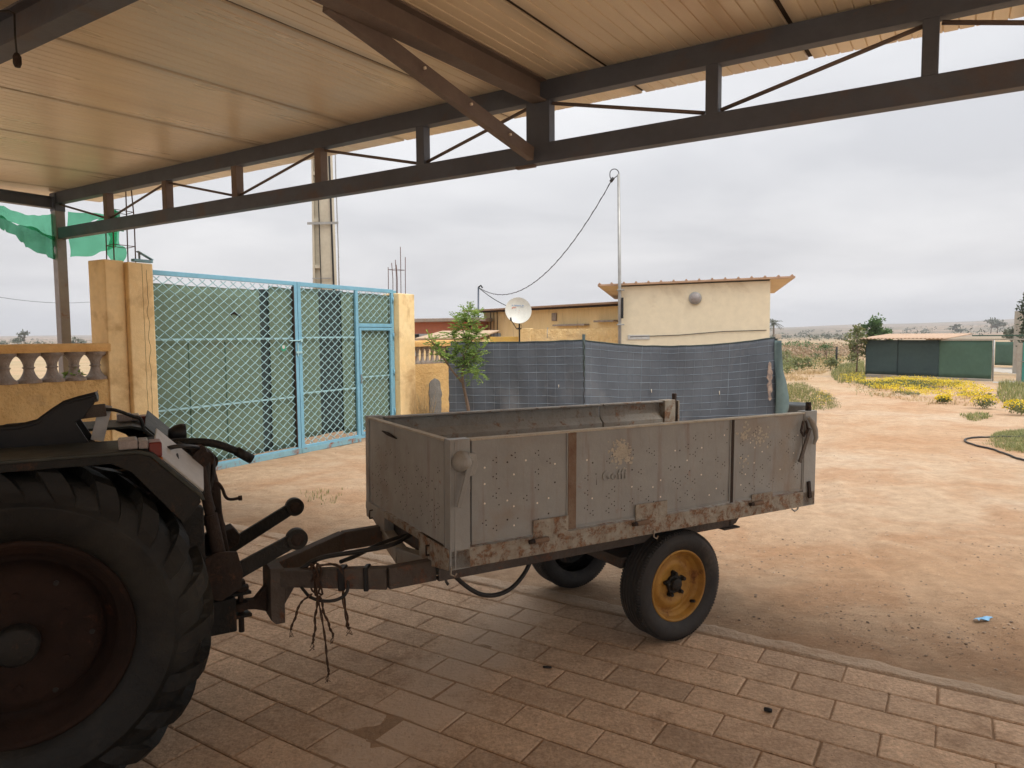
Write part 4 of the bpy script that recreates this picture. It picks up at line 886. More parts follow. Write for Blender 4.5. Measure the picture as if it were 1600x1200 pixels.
# lower links with ball ends
def link(a, b, th, rb):
    a = Vector(a); b = Vector(b); mb = MB(); mb.bar(a, b, .022, th, (0, 0, 1), 0, .022, th*.85)
    mb.cyl(b + Vector((.014, -.021, .006)), b + Vector((.014, .021, .006)), rb, 24); l = mb.build('lift_link', m_dark, TC, .003)
    bb = MB(); bb.lathe([(.0, -.026), (.012, -.026), (rb*.62, -.022), (rb*.68, 0), (rb*.62, .022), (0, .026)], 20, 'y', b + Vector((.014, 0, .006))); bb.build('link_ball', m_rusty, l)
link((.56, .22, .625), (.955, .22, .79), .070, .044)
link((.60, .76, .56), (1.065, .76, .80), .068, .044)
mb = MB(); mb.prism([(.60, .78), (.655, .80), (.725, .79), (.745, .70), (.735, .64), (.66, .60), (.60, .62)], .17, .19); mb.build('link_bracket', m_rusty, TC, .004); mb = MB(); mb.prism([(.66, .80), (.70, .76), (.77, .78), (.80, .74), (.79, .70), (.70, .66)], .60, .70)
mb.build('link_bracket', m_rusty, TC, .004)
mb = MB(); mb.prism([(.56, .74), (.66, .74), (.74, .80), (.76, .74), (.70, .62), (.56, .56)], .70, .735); mb.build('link_bracket', m_dark, TC, .004)
# hitch jaw and pin
mb = MB(); mb.box(.52, .735, .33, .53, .40, .545); mb.box(.50, .74, .36, .50, .56, .60); mb.build('tow_hitch', m_dark, TC, .006)
mb = MB(); mb.prism([(.55, .60), (.735, .57), (.77, .66), (.64, .70), (.55, .72)], .37, .49); mb.build('hitch_frame', m_rusty, TC, .004)
mb = MB(); mb.cyl((.765, .42, .36), (.765, .42, .60), .012, 12); mb.lathe([(0, .012), (.034, .012), (.036, 0), (.034, -.010), (0, -.010)], 18, 'z', (.765, .42, .555)); mb.box(.745, .785, .40, .44, .575, .59); mb.build('hitch_pin', m_rusty, TC, .002)
mb = MB(); mb.bar((.70, .40, .545), (.80, .42, .54), .07, .014); mb.build('hitch_jaw', m_dark, TC, .003); mb = MB(); mb.bar((.70, .40, .445), (.80, .42, .44), .07, .014); mb.build('hitch_jaw', m_dark, TC, .003)
# ================================================================== boundary wall, gate, pillars
GA, GB = Vector((-4.07, 8.0, 0)), Vector((-1.98, 11.75, 0))
ga = onz(241, 754); gb_ = onz(560, 690.5)
GD = (gb_ - ga).normalized(); GROT = atan2(GD.y, GD.x); GL = None
# gate frame: origin at the left end, x along the gate, y away from the yard
def gx(px):           # position along the gate line of an image column
    r = ray(px, 600); r2 = Vector((r.x, r.y)); d = Vector((GD.x, GD.y)); o = Vector((ga.x, ga.y))
    det = r2.x*(-d.y) + r2.y*d.x; s = (r2.x*(-o.y) * -1 - r2.y*o.x*1) if False else None
    # solve o + t d = k r2
    A = r2.x*d.y - r2.y*d.x; t = (o.x*r2.y - o.y*r2.x) / A
    return t
X0, XM, XD, XE = 0.0, gx(467), gx(559), gx(616)
GH = 2.42
GT = empty('metal_gate', ga, GROT); tag(GT, 'pale blue double gate of diamond grille backed with green fabric', 'gate')
def bars(mb, x0, x1, z0, z1, w_, y0=-.02, y1=.02):
    mb.box(x0, x0+w_, y0, y1, z0, z1); mb.box(x1-w_, x1, y0, y1, z0, z1); mb.box(x0+w_, x1-w_, y0+.001, y1-.001, z1-w_, z1); mb.box(x0+w_, x1-w_, y0+.001, y1-.001, z0, z0+w_)
def grille(x0, x1, z0, z1, name, parent):
    mb = MB(); PX, PZ = .150, .112; s = PZ/PX; r = random.Random(2)
    for sgn in (1, -1):
        k0 = int((z0 - s*(x1-x0)) / PZ) - 2; k1 = int((z1 + s*(x1-x0)) / PZ) + 2
        for k in range(k0, k1):
            # line z = z0c + sgn*s*(x-x0)
            c = k*PZ + (.03 if sgn > 0 else .03); pts = []
            n = int((x1-x0)/(PX/2)) ; 
            for i in range(0, int((x1-x0)/(PX/4)) + 2):
                x = x0 + i*PX/4; z = c + sgn*s*(x-x0)
                if x > x1: 
                    break
                # crimp: flatter at the crossings
                ph = (x - x0)/(PX/2); z += sgn*.0105*sin(2*pi*ph)
                if z0 <= z <= z1: pts.append(Vector((x, .005*sgn*cos(pi*ph), z)))
                else:
                    if len(pts) > 1: mb.tube(pts, .0054, 5, cap=False)
                    pts = []
            if len(pts) > 1: mb.tube(pts, .0054, 5, cap=False)
    return mb.build(name, m_wire, parent)
# left leaf
LL = MB(); bars(LL, X0, XM-.004, .04, GH, .055); leafL = LL.build('gate_leaf', m_blue, GT, .004)
grille(X0+.055, XM-.06, .10, GH-.058, 'grille', leafL)
for z_ in (.80, 1.62): MB().box(X0+.055, XM-.06, .008, .016, z_, z_+.022).build('cross_bar', m_wire, leafL)
MB().box(X0+.01, XM+.0, -.022, .022, .0, .075).build('bottom_rail', m_bluer, leafL, .003)
MB().box(XM-.075, XM-.062, -.02, .02, .10, GH-.07).build('inner_strip', m_rusty, leafL)
# right leaf with the wicket door in it
RL = MB(); bars(RL, XM+.004, XE, .05, GH, .060); RL.box(XD-.03, XD+.03, -.0195, .0195, .09, GH-.061); RL.box(XD+.031, XE-.061, -.019, .019, 1.80, 1.855); leafR = RL.build('gate_leaf', m_blue, GT, .004)
grille(XM+.064, XD-.03, .10, GH-.062, 'grille', leafR); grille(XD+.032, XE-.062, 1.857, GH-.062, 'grille', leafR)
for z_ in (.84, 1.63): MB().box(XM+.064, XD-.031, .008, .016, z_, z_+.022).build('cross_bar', m_wire, leafR)
MB().box(XM+.01, XD+.03, -.022, .022, .0, .075).build('bottom_rail', m_bluer, leafR, .003)
WD = MB(); bars(WD, XD+.036, XE-.066, .10, 1.79, .045, -.028, .012); wd = WD.build('wicket_door', m_blue, GT, .004)
grille(XD+.08, XE-.11, .145, 1.745, 'grille', wd); MB().box(XD+.08, XE-.11, .004, .012, 1.0, 1.02).build('cross_bar', m_wire, wd)
MB().box(XD+.040, XD+.056, -.045, -.0285, .92, 1.06).build('handle', m_galv, wd, .003)
for z_ in (.35, 1.0, 1.6, 2.2): MB().cyl((XE-.03, -.032, z_), (XE-.03, -.032, z_+.10), .011, 10).build('hinge', m_blue, leafR)
# latch, bolt and the small round green and white tag
lt = MB(); lt.cyl((XM-.18, -.030, 1.60), (XM+.06, -.030, 1.60), .009, 8); lt.box(XM-.06, XM+.05, -.036, -.0225, 1.42, 1.45); lt.box(XM-.035, XM-.015, -.034, -.0225, 1.38, 1.56); lt.cyl((XM+.03, -.05, 1.60), (XM+.03, -.024, 1.60), .022, 12)
lt.build('gate_bolt', m_wire, leafL, .001)
gt_ = MB(); gt_.cyl((XM-.27, -.014, 1.50), (XM-.27, -.008, 1.50), .045, 20); g2 = gt_.build('hanging_tag', M('green tag', (.05,.35,.22), None, 9, .6), leafL)
MB().cyl((XM-.275, -.0175, 1.515), (XM-.275, -.0145, 1.515), .026, 18).build('tag_centre', m_white, g2)
# fabric behind the grille: several widths hung side by side
def fabric(x0, x1, z0, z1, mt, yy, amp=.004, parent=GT, name='fabric_screen'):
    def f(a, b):
        x = x0 + (x1-x0)*a; z = z0 + (z1-z0)*b
        return (x, yy + amp*noise.noise(Vector((x*3, z*1.2, yy*40))) + amp*.5*sin(x*9), z + (.018*noise.noise(Vector((x*2.5, 3, yy))) if b > .99 else 0))
    MB().sheet(f, 40, 16, .003).build(name, mt, parent)
xs1 = gx(414); xs2 = gx(428); xa = gx(505); xb = gx(540)
fabric(X0+.04, xs1, .10, 2.275, m_screen, .055); fabric(xs1-.06, xs2+.06, .10, 2.29, m_screend, .082, .005); fabric(xs2+.002, XM-.03, .10, 2.33, m_screen, .055)
fabric(XM+.03, xa, .20, 2.34, m_screen, .055); fabric(xa-.08, xb+.08, .20, 2.35, m_screend, .090, .012); fabric(xb+.002, XD+.028, .16, 2.33, m_screen, .055); fabric(XD+.03, XE-.02, .16, 2.33, m_screen, .05)
for xx in (gx(300), gx(357)): MB().box(xx, xx+.012, .046, .050, .12, 1.6).build('fabric_seam', m_gscreen, GT)
MB().sheet(lambda a, b: (gx(368) + .16*a, .044, 1.93 + .035*b + .02*sin(a*5)), 10, 2, .002).build('rust_mark', m_rusty, GT)
# pillars
def pillar(name, stages, h, label, tt):
    pr_ = empty(name, ga, GROT); tag(pr_, label, 'pillar', 'pillars of the gate')
    for x0, x1, y0, y1, dz in stages: MB().box(x0, x1, y0, y1, -.1, h+dz).build('shaft', m_pil, pr_, .012)
    return pr_
xp0, xp1 = gx(163), gx(194)
P1 = pillar('gate_pillar', [(xp1, -.012, -.16, .22, 0), (xp0, xp1-.002, -.10, .20, .012)], 2.47, 'tall ochre plastered pillar left of the blue gate with rebar on top', 0)
ck = MB(); zc_ = 2.4; pts = []
for i in range(60): pts.append(Vector((-.09 + .022*noise.noise(Vector((i*.3, 1, 2))), -.1615, 2.4 - i*.04)))
ck.tube(pts, .0016, 4); ck.build('plaster_crack', m_hole, P1)
pts = [Vector((xp1 + .16 + .006*noise.noise(Vector((i*.4, 4, 2))), -.1612, 2.46 - i*.04)) for i in range(60)]
MB().tube(pts, .0014, 4).build('plaster_crack', m_hole, P1)
def rebar(parent, spots, z0, tops, tie):
    for (x, y), h in zip(spots, tops):
        MB().tube([(x, y, z0-.05), (x+.006, y, z0+h*.5), (x+random.uniform(-.03, .03), y+random.uniform(-.02, .02), z0+h)], .0065, 6).build('rebar', m_rebar, parent)
    for t in tie:
        q = [Vector((x, y, z0+t)) for x, y in spots[:4]]; q.append(q[0]); MB().tube(q, .004, 5).build('rebar_tie', m_rebar, parent)
rebar(P1, [(-.40, -.08), (-.16, -.08), (-.12, .12), (-.36, .12)], 2.47, (.75, .95, .80, .62), (.18, .55))
mb = MB(); mb.box(-.20, .02, -.12, -.06, 2.485, 2.515); mb.bar((-.14, -.09, 2.60), (.03, -.09, 2.52), .05, .012); mb.cyl((-.12, -.09, 2.515), (-.12, -.09, 2.60), .012, 8); mb.build('pulley_bracket', m_bluer, P1, .003)
P2 = pillar('gate_pillar', [(XE+.015, gx(641), -.12, .22, 0)], 2.36, 'narrow ochre pillar right of the blue gate with rebar on top', 0)
xr = XE+.06; rebar(P2, [(xr-.02, -.05), (xr+.22, -.05), (xr+.22, .12), (xr-.02, .12), (xr+.1, -.05), (xr+.1, .12)], 2.36, (.55, .62, .50, .44, .78, .52), (.40,))
MB().box(XE-.02, XE+.14, .02, .06, 2.37, 2.41).build('pulley_bracket', m_blue, P2, .003)
# boundary walls with turned balusters
def baluster_wall(name, A, B, label, nb, zb, zt, zc, parts_y=.08, patch=None, z_cap=None):
    A = Vector(A); B = Vector(B); D = (B-A); Lw = D.length; rz = atan2(D.y, D.x)
    wl = empty(name, A, rz); tag(wl, label, 'wall', 'baluster walls either side of the gate')
    h = parts_y
    def f(a, b): 
        x = a*Lw; z = -.1 + b*(zb+.1); return (x, -h + .012*noise.noise(Vector((x*7, z*7, 1))) + .006*noise.noise(Vector((x*21, z*21, 5))), z)
    n1 = int(Lw/.045); mb = MB(); mb.grid(f, n1, int(zb/.045)); mb.box(0, Lw, -h+.02, h, -.1, zb); mb.build('wall_base', m_plaster_r, wl)
    cp = MB()
    def g(a, b):
        x = a*Lw; pr = [(-h-.03, zt), (-h-.035, zc-.012), (-h-.02, zc), (h+.03, zc), (h+.03, zt), (-h-.03, zt)]; t = b*5; i = min(int(t), 4); t -= i
        y = pr[i][0]*(1-t)+pr[i+1][0]*t; z = pr[i][1]*(1-t)+pr[i+1][1]*t
        return (x, y + .006*noise.noise(Vector((x*9, z*9, y))), z + .008*noise.noise(Vector((x*5, y*9, 7))))
    cp.grid(g, n1, 10); cp.build('coping', m_plaster, wl)
    pit = Lw/nb; hh = zt-zb; r1 = pit*.5
    prof = [(r1, 0), (r1, .025)] + [(r1*(1 - .60*sin(pi*q/14)**.62), .025 + (hh-.05)*q/14) for q in range(1, 14)] + [(r1, hh-.025), (r1, hh)]; prof[8:9] = [(r1*.41, prof[8][1]-.006), (r1*.50, prof[8][1]-.004), (r1*.50, prof[8][1]+.008), (r1*.41, prof[8][1]+.010)]
    base = None
    for i in range(nb):
        if base is None: bmb = MB(); bmb.lathe(prof, 16, 'z'); base = bmb.build('baluster', m_balu, wl); o = base
        else: o = base.copy(); COL.objects.link(o); o.parent = wl
        o.location = (pit*(i+.5), 0, zb)
    return wl, Lw
lb = ga + GD * gx(166); la = ga + GD * (-4.6)
w1, _ = baluster_wall('boundary_wall', la, lb, 'ochre rendered boundary wall with concrete balusters left of the gate pillar', 19, 1.22, 1.515, 1.60)
cpb = MB(); cpb.prism([(0, 0), (.42, 0), (.42, .06), (0, .09)], -.08, .08); o = cpb.build('coping_block', m_balu, w1, .008); o.location = (2.35, 0, 1.603)
# small weed on the wall
def leafcloud(mb, c, rad, n, ls, rn, up=.2, tone=(.0, 1.0), asp=2.2):
    for _ in range(n):
        while True:
            d = Vector((rn.uniform(-1, 1), rn.uniform(-1, 1), rn.uniform(-1, 1)))
            if d.length < 1: break
        d = d * (.55 + .45*rn.random()); p = Vector(c) + Vector((d.x*rad[0], d.y*rad[1], d.z*rad[2]))
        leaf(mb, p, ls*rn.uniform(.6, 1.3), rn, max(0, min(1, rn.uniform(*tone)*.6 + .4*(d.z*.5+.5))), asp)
def leaf(mb, p, s, rn, a, asp=2.2, dirv=None):
    d = Vector(dirv) if dirv is not None else Vector((rn.gauss(0, 1), rn.gauss(0, 1), rn.gauss(.2, .8)))
    d.normalize(); x = d.cross(Vector((rn.gauss(0, 1), rn.gauss(0, 1), rn.gauss(0, 1)))); 
    if x.length < 1e-4: x = Vector((1, 0, 0))
    x.normalize(); nn = x.cross(d); w_ = s/asp
    mb.add([p, p + d*s*.45 + x*w_*.5 + nn*s*.05, p + d*s, p + d*s*.45 - x*w_*.5 + nn*s*.05], [(0, 1, 2, 3)], False, 0, a)
rl = random.Random(21)
pw = ga + GD*gx(134) + Vector((0, 0, 1.27)); mb = MB(); leafcloud(mb, pw - Vector((.06, .1, 0)), (.10, .06, .07), 90, .06, rl)
tag(mb.build('weed', m_leaf), 'small green weed growing between the balusters behind the post', 'weed')
# right hand wall next to the gate
ra = onz(636, 671); ra = ga + GD*gx(640) + Vector((.0, .05, 0)); d12 = 13.2
rb_ = ond(702, 600, 12.9); rb_.z = 0
w2r, Lr = baluster_wall('boundary_wall', (ra.x, ra.y, 0), (rb_.x, rb_.y, 0), 'rough ochre wall with concrete balusters between gate and net fence', 8, 1.16, 1.47, 1.57, .09)
def patchf(a, b):
    z = .0 + .90*b; wv = .25 + .05*noise.noise(Vector((z*4, 1, 2))); cxx = Lr*.52 + .03*noise.noise(Vector((z*3, 5, 2))); cap = max(0, 1 - max(0, (b-.85)/.15)**2)**.5
    x = cxx + (a-.5)*2*wv*.5*1.15*cap + .03*noise.noise(Vector((z*9, a*3, 7))); return (x, -.100 - .010*cap*(1-abs(2*a-1)**6) + .010*noise.noise(Vector((x*30, z*30, 4))), z)
MB().sheet(patchf, 14, 30, .01).build('cement_patch', m_cement, w2r)
pt = MB()
for i in range(70):
    x, z = rl.uniform(.02, .22)*1.2, abs(rl.gauss(0, .3)); pt.add([(x + rl.uniform(-.02, .02), -.105, z + rl.uniform(-.03, .03)) for _ in range(4)], [(0,1,2,3)])
# dry thorny weed in front of the wall
dw = MB(); base = ond(663, 600, 11.9); base.z = 0
for i in range(110):
    a = rl.uniform(0, 2*pi); q = base + Vector((rl.uniform(-.12, .12), rl.uniform(-.1, .1), 0)); t = q + Vector((cos(a)*.14, sin(a)*.14, rl.uniform(.25, .75)))
    dw.tube([q, q.lerp(t, .5) + Vector((0, 0, .05)), t], [.003, .0025, .001], 4, a=rl.random())
tag(dw.build('dry_weed', m_dry), 'dry bare weed standing against the rough ochre wall', 'weed')

# ================================================================== net fence
def nf(px, d): p = ond(px, 600, d); p.z = 0; return p
NA, NB_, NC = nf(699, 12.75), nf(912, 12.2), nf(1212, 12.9)
FN = empty('net_fence', NA, 0); tag(FN, 'slate blue shade net fence threaded with pale string behind the trailer', 'fence')
def netf(A, B, sagt, bow, z0a, name, dz0=0, dz1=0, hole=None):
    H = 1.56
    def f(a, b, off=0):
        p = A.lerp(B, a); n = Vector((-(B-A).y, (B-A).x, 0)).normalized()
        s = 4*a*(1-a); z = .02 + (H - .02 + dz0*(1-a) + dz1*a)*b - sagt*s*b**.5
        y = bow*s*(1 - .4*b) + .02*noise.noise(Vector((p.x*2, z*1.5, 3))) + .012*sin(a*31 + z*3)*(1-b*.4) - .02
        z += .010*noise.noise(Vector((p.x*4, 1, 1)))*(1 if b > .9 else 0)
        return p - n*(y + off) - NA + Vector((0, 0, z))
    c = MB(); c.sheet(lambda a, b: f(a, b), 60, 20, .004); cl = c.build(name, m_net, FN)
    th = MB(); rs = random.Random(8)
    nh = 11
    for i in range(1, nh):
        b = i/nh + .005; r_ = .0028 if i % 1 == 0 else .002
        th.tube([f(j/60, b + .004*noise.noise(Vector((j*.2, i, 1))), .005) for j in range(61)], r_, 4, cap=False)
    th2 = MB(); L_ = (B-A).length; nv_ = int(L_/.165)
    for i in range(1, nv_):
        a = (i + rs.uniform(-.2, .2))/nv_; bl = rs.uniform(0, .3) if rs.random() < .5 else 0
        (th if rs.random() < .12 else th2).tube([f(a + .0015*noise.noise(Vector((j*.4, i, 3))), bl + (1-bl)*j/16*rs.choice((1, 1, .999)), .004) for j in range(17)],   .0023 if rs.random() < .8 else .0028, 4, cap=False)
    th2.build('string', m_stringf, cl); th.build('string', m_string, cl)
    hem = MB(); hem.tube([f(j/60, 1.0, 0) for j in range(61)], .012, 6); hem.build('hem', m_screend, cl)
    return f
fa = netf(NA, NB_, .02, -.10, 0, 'net', -.02, .0); fb = netf(NB_, NC, .135, -.30, 0, 'net', .0, .02)
pst = MB(); pst.tube([(0, 0, 0), (0, 0, 1.0), (0.005, 0, 1.66)], .028, 10); o = pst.build('post', m_screend, FN); o.location = NB_ - NA + Vector((0, .04, 0))
lac = MB(); lac.tube([NB_ - NA + Vector((.012*sin(i*1.7), -.035, .1 + i*.05)) for i in range(30)], .008, 5); lac.build('lacing', m_black, FN)
pst = MB(); pst.box(-.03, .03, -.03, .03, 0, 1.55); o = pst.build('post', m_screend, FN, .004); o.location = NC - NA + Vector((.0, .05, 0)); pst = MB(); pst.box(-.05, .06, -.06, .03, 1.56, 1.64); o = pst.build('post_head', m_conc, FN, .004); o.location = NC - NA + Vector((.03, .06, 0))
pst = MB(); pst.cyl((0, 0, 0), (0, 0, 1.55), .02, 8); o = pst.build('post', m_screend, FN); o.location = Vector((0, .05, 0))
# flap of net folded round the end post and bare block behind the torn corner
def flap(a, b):
    z = 1.52*(1-b); wv = .03 + .10*ss(.15, .72, b)*(1-.75*ss(.78, 1, b)) + .012*noise.noise(Vector((b*7, 1, 1))); p = NC - NA + Vector((-.045 + (wv+.045)*a*1.6 + .05*b, -.03 - .12*a*sin(a*3+1)*ss(.2, .7, b) + .03*sin(b*8+a*4), z)); return p
MB().sheet(flap, 10, 26, .006).build('net_flap', M('grey green net flap', (.06,.095,.10), (.10,.145,.145), 3, .85, 0, .08, 90), FN)
def torn(a, b):
    z = .42 + .72*b; wv = .055*(sin(pi*min(1, b))**.4) * (.8 + 1.1*noise.noise(Vector((b*9, round(a)*2, 3)))); return NC - NA + Vector((-.14 + (a-.5)*2*wv, -.10 + .035*b, z))
MB().sheet(torn, 8, 20, .006).build('bare_patch', M('dusty torn patch', (.36,.27,.21), (.12,.10,.10), 14, .9, 0, .3), FN)
clip = MB()
for (a, b, l) in ((.365, .47, .06), (.725, .42, .07)): 
    q = fb(a, b, .012); clip.tube([q, q + Vector((.006, 0, -l))], .006, 5)
q = fa(.82, .50, .012); clip.tube([q, q + Vector((0, 0, -.05))], .005, 5); clip.build('clip', m_metal_holelight, FN)
# pot at the end of the fence
pc = onz(1240, 652); mb = MB(); prof = [(0, .0), (.16, .0), (.19, .04), (.23, .22), (.255, .25), (.255, .29), (.225, .29), (.20, .25), (0, .24)]; mb.lathe(prof, 28, 'z', flip=False)
o = mb.build('planter', m_pot); o.location = (pc.x-.02, pc.y-.1, .0); tag(o, 'wide grey rubber planter standing at the right end of the net fence', 'planter')
mb = MB(); mb.lathe([(0,0),(.2,0),(.21,.07),(0,.08)], 24, 'z'); o = mb.build('planter_base', m_conc, loc=(pc.x-.02, pc.y-.1, -.075)) if False else None

# ================================================================== sapling in front of the net
tb = onz(735, 672); tb = nf(735, 11.7)
TRE = empty('sapling', tb, 0); tag(TRE, 'leaning young tree with feathery green leaves in front of the net fence', 'tree')
def tp(px, py, d=11.7): return ond(px, py, d) - tb
trunk = [tp(737, 672), tp(733, 645), tp(727, 615), tp(722, 595), tp(723, 570), tp(728, 545), tp(735, 515), tp(738, 492)]; trunk[0].z = -.05
br = MB(); br.tube(smooth(trunk), [.034 - .026*i/28 for i in range(len(smooth(trunk)))], 8)
br1 = [tp(722, 597), tp(707, 580, 11.6), tp(695, 562, 11.55), tp(683, 545, 11.5), tp(673, 530, 11.5)]
br.tube(smooth(br1), [.021 - .016*i/len(smooth(br1)) for i in range(len(smooth(br1)))], 7)
brs = [br1]
for pts in ([tp(723, 580), tp(738, 560, 11.6), tp(752, 545, 11.55)], [tp(726, 560), tp(712, 535, 11.8), tp(705, 520, 11.9)], [tp(723, 585), tp(740, 575, 11.5), tp(748, 582, 11.4)], [tp(729, 545), tp(742, 525, 11.6), tp(750, 520, 11.6)],
            [tp(731, 535), tp(722, 512, 11.8), tp(718, 500, 11.9)], [tp(724, 575), tp(712, 562, 11.9), tp(708, 555, 12)], [tp(727, 565), tp(741, 556, 11.9), tp(746, 560, 12)], [tp(735, 515), tp(731, 500, 11.6), tp(733, 485, 11.6)]):
    br.tube(smooth(pts), [.012 - .009*i/len(smooth(pts)) for i in range(len(smooth(pts)))], 6); brs.append(pts)
br.build('trunk', m_bark, TRE)
lf = MB(); rl = random.Random(31)
def sprig(p, d, ln, rn, tone):
    d = d.normalized(); q = p + d*ln + Vector((0, 0, -.12*ln)); side = d.cross(Vector((0, 0, 1)))
    if side.length < .1: side = Vector((1, 0, 0))
    side.normalize(); lf.tube([p, p.lerp(q, .5) + Vector((0, 0, .03*ln)), q], .0012, 3, a=.35)
    for i in range(9):
        t = .15 + .85*i/8; c = p.lerp(q, t)
        for s in (-1, 1): leaf(lf, c, .050*rn.uniform(.7, 1.2), rn, max(0, min(1, tone + rn.uniform(-.22, .22))), 2.6, d*.55 + side*s + Vector((0, 0, rn.uniform(-.5, .4))))
allp = [(trunk[3:], .9)] + [(b, 1) for b in brs]
for pl, wt in allp:
    P_ = smooth(pl)
    for i in range(34 if pl is br1 else (74 if wt < 1 else 30)):
        t = (.25 + .75*rl.random()) if pl is not br1 else (.45 + .55*rl.random()); p = cur(P_, t)
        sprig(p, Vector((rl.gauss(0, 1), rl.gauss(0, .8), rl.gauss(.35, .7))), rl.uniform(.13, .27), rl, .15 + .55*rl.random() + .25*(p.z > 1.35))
lf.build('crown', m_leaf, TRE)

# ================================================================== buildings behind
# cream hut with mono pitch sheet roof
hd = 15.5; hA = ond(970, 600, hd); hB = ond(1201, 600, hd-.75); hA.z = hB.z = 0
HX = (hB - hA); HL = HX.length; HT = empty('hut', hA, atan2(HX.y, HX.x)); tag(HT, 'cream rendered hut with overhanging corrugated sheet roof behind the net fence', 'hut')
h0 = (ond(970, 447, hd)).z; h1 = (ond(1201, 437, hd-.75)).z; HD = 3.2
wm = MB(); wm.add([(0,0,-.1),(HL,0,-.1),(HL,HD,-.1),(0,HD,-.1),(0,0,h0),(HL,0,h1),(HL,HD,h1-.11),(0,HD,h0-.11)], [(0,3,2,1),(4,5,6,7),(0,1,5,4),(1,2,6,5),(2,3,7,6),(3,0,4,7)]); wm.build('wall', m_hut, HT)
sl_ = (h1-h0)/HL; ov = .50
def rzz(x): return h0 + sl_*x
rf = MB(); x0, x1, y0, y1 = -ov, HL+.47, -.10, HD+.35
BD = .11; rf.add([(x0,y0,rzz(x0)+.012),(x1,y0,rzz(x1)+.012),(x1,y1,rzz(x1)+.012-BD),(x0,y1,rzz(x0)+.012-BD),(x0,y0,rzz(x0)+.05),(x1,y0,rzz(x1)+.05),(x1,y1,rzz(x1)+.05-BD),(x0,y1,rzz(x0)+.05-BD)], [(0,3,2,1),(4,5,6,7),(0,1,5,4),(1,2,6,5),(2,3,7,6),(3,0,4,7)])
roof = rf.build('roof', m_hutroof, HT)
sf = MB(); sf.add([(x0+.02,y0+.02,rzz(x0)+.008),(x1-.02,y0+.02,rzz(x1)+.008),(x1-.02,y1-.02,rzz(x1)+.008-BD),(x0+.02,y1-.02,rzz(x0)+.008-BD)], [(0,3,2,1)]); sf.build('soffit', m_soffit, roof)
for i in range(16):
    x = x0 + .04 + (x1-x0-.1)*i/15; z = rzz(x)
    pr_ = [(x-.030, z+.051), (x-.012, z+.082), (x+.012, z+.082), (x+.030, z+.051)]; rb_m = MB(); rb_m.add([(a, y0-.01, b) for a, b in pr_] + [(a, y1, b-BD) for a, b in pr_], [(0,1,2,3), (7,6,5,4), (0,4,5,1), (1,5,6,2), (2,6,7,3), (3,7,4,0)]); rb_m.build('roof_rib', m_hutroof, roof)
MB().box(.0, HL, -.02, -.001, h0-.035, h0-.01) 
ln = MB(); ln.tube([(0, -.012, h0-.005), (HL-.02, -.012, h1-.012)], .010, 5); ln.build('eaves_line', m_black, HT)  # thin black line along the wall top under the front eave
lx = (1090-970)/(1201-970)*HL*.98; lz = ond(1090, 466, 15.1).z
lm = MB(); lm.lathe([(.13, .0), (.135, -.03), (.115, -.05), (.105, -.05)], 28, 'y', (lx, 0, lz), flip=True); lo = lm.build('wall_lamp', m_galv, HT); MB().lathe([(.105, -.048), (.08, -.068), (.04, -.08), (0, -.083)], 28, 'y', (lx, 0, lz), flip=True).build('lamp_glass', m_clear, lo)
wv_ = MB(); wv_.tube([(.2, -.01, 1.60), (HL*.4, -.01, 1.63), (HL*.7, -.01, 1.70), (HL*.98, -.01, 1.72)], .007, 5); wv_.build('wall_cable', m_black, HT)
MB().box(.15, .62, -.012, -.001, 1.54, 1.64).build('wall_plate', m_white, HT, .002)
# mast clamped to the hut corner with overhead cable
md = hd - .12; mb0 = ond(968, 600, md); mb0.z = 0; mt_ = ond(966.5, 272, md)
MS = empty('cable_mast', mb0, 0); tag(MS, 'thin galvanised cable mast fixed to the left corner of the cream hut', 'mast')
mb = MB(); mb.tube([(0, 0, 0), (0, 0, 2.4), tuple(mt_ - mb0)], [.040, .036, .030], 12); mb.build('pole', m_galv, MS)
mb = MB(); mb.box(.03, .075, -.05, .03, 2.0, 2.45); mb.build('meter_strip', m_black, MS, .004)
for z_ in (1.85, 2.6): MB().box(-.06, .09, -.06, .04, z_, z_+.03).build('clamp', m_galv, MS, .003)
top = mt_ - mb0
mb = MB(); mb.tube(sm([top + Vector((0, 0, -.05)), top + Vector((.01, 0, .05)), top + Vector((-.07, 0, .12)), top + Vector((-.18, 0, .08)), top + Vector((-.19, 0, -.06)), top + Vector((-.14, 0, -.12)), top + Vector((-.02, 0, -.03))]), .010, 6); mb.cyl(top + Vector((-.17, 0, -.16)), top + Vector((-.11, 0, -.08)), .035, 8); mb.build('cable_clamp', m_black, MS)
# yellow house
ya, yb = ond(757, 600, 23.0), ond(972, 600, 18.2); ya.z = yb.z = 0; YX = yb-ya; YL = YX.length
YH = empty('yellow_house', ya, atan2(YX.y, YX.x)); tag(YH, 'long low yellow house with thin flat roof behind the satellite dish', 'house')
yz = ond(757, 487, 23.0).z
MB().box(0, YL+.5, 0, 5, -.1, yz).build('wall', m_yhouse, YH)
MB().box(-.55, YL+.8, -.45, 5.2, yz+.002, yz+.055).build('roof', M('brown roof edge', (.24,.16,.11), (.3,.2,.13), 5, .9, 0, .1), YH, .01)
MB().box(-.2, YL+.7, -.30, -.24, yz-.05, yz-.0).build('eaves_board', m_rusty, YH)
for px in (770, 775.5, 781): 
    x = (px-757)/(972-757)*YL*1.12; mb = MB(); mb.cyl((x, -.03, .9), (x, -.03, yz-.02), .012, 6); mb.build('downpipe', m_rusty, YH)
xv = (875-757)/(972-757)*YL*1.04; mb = MB(); mb.box(xv-.10, xv+.10, -.05, -.002, 2.05, 2.28); mb.build('wall_vent', m_balu, YH, .02)
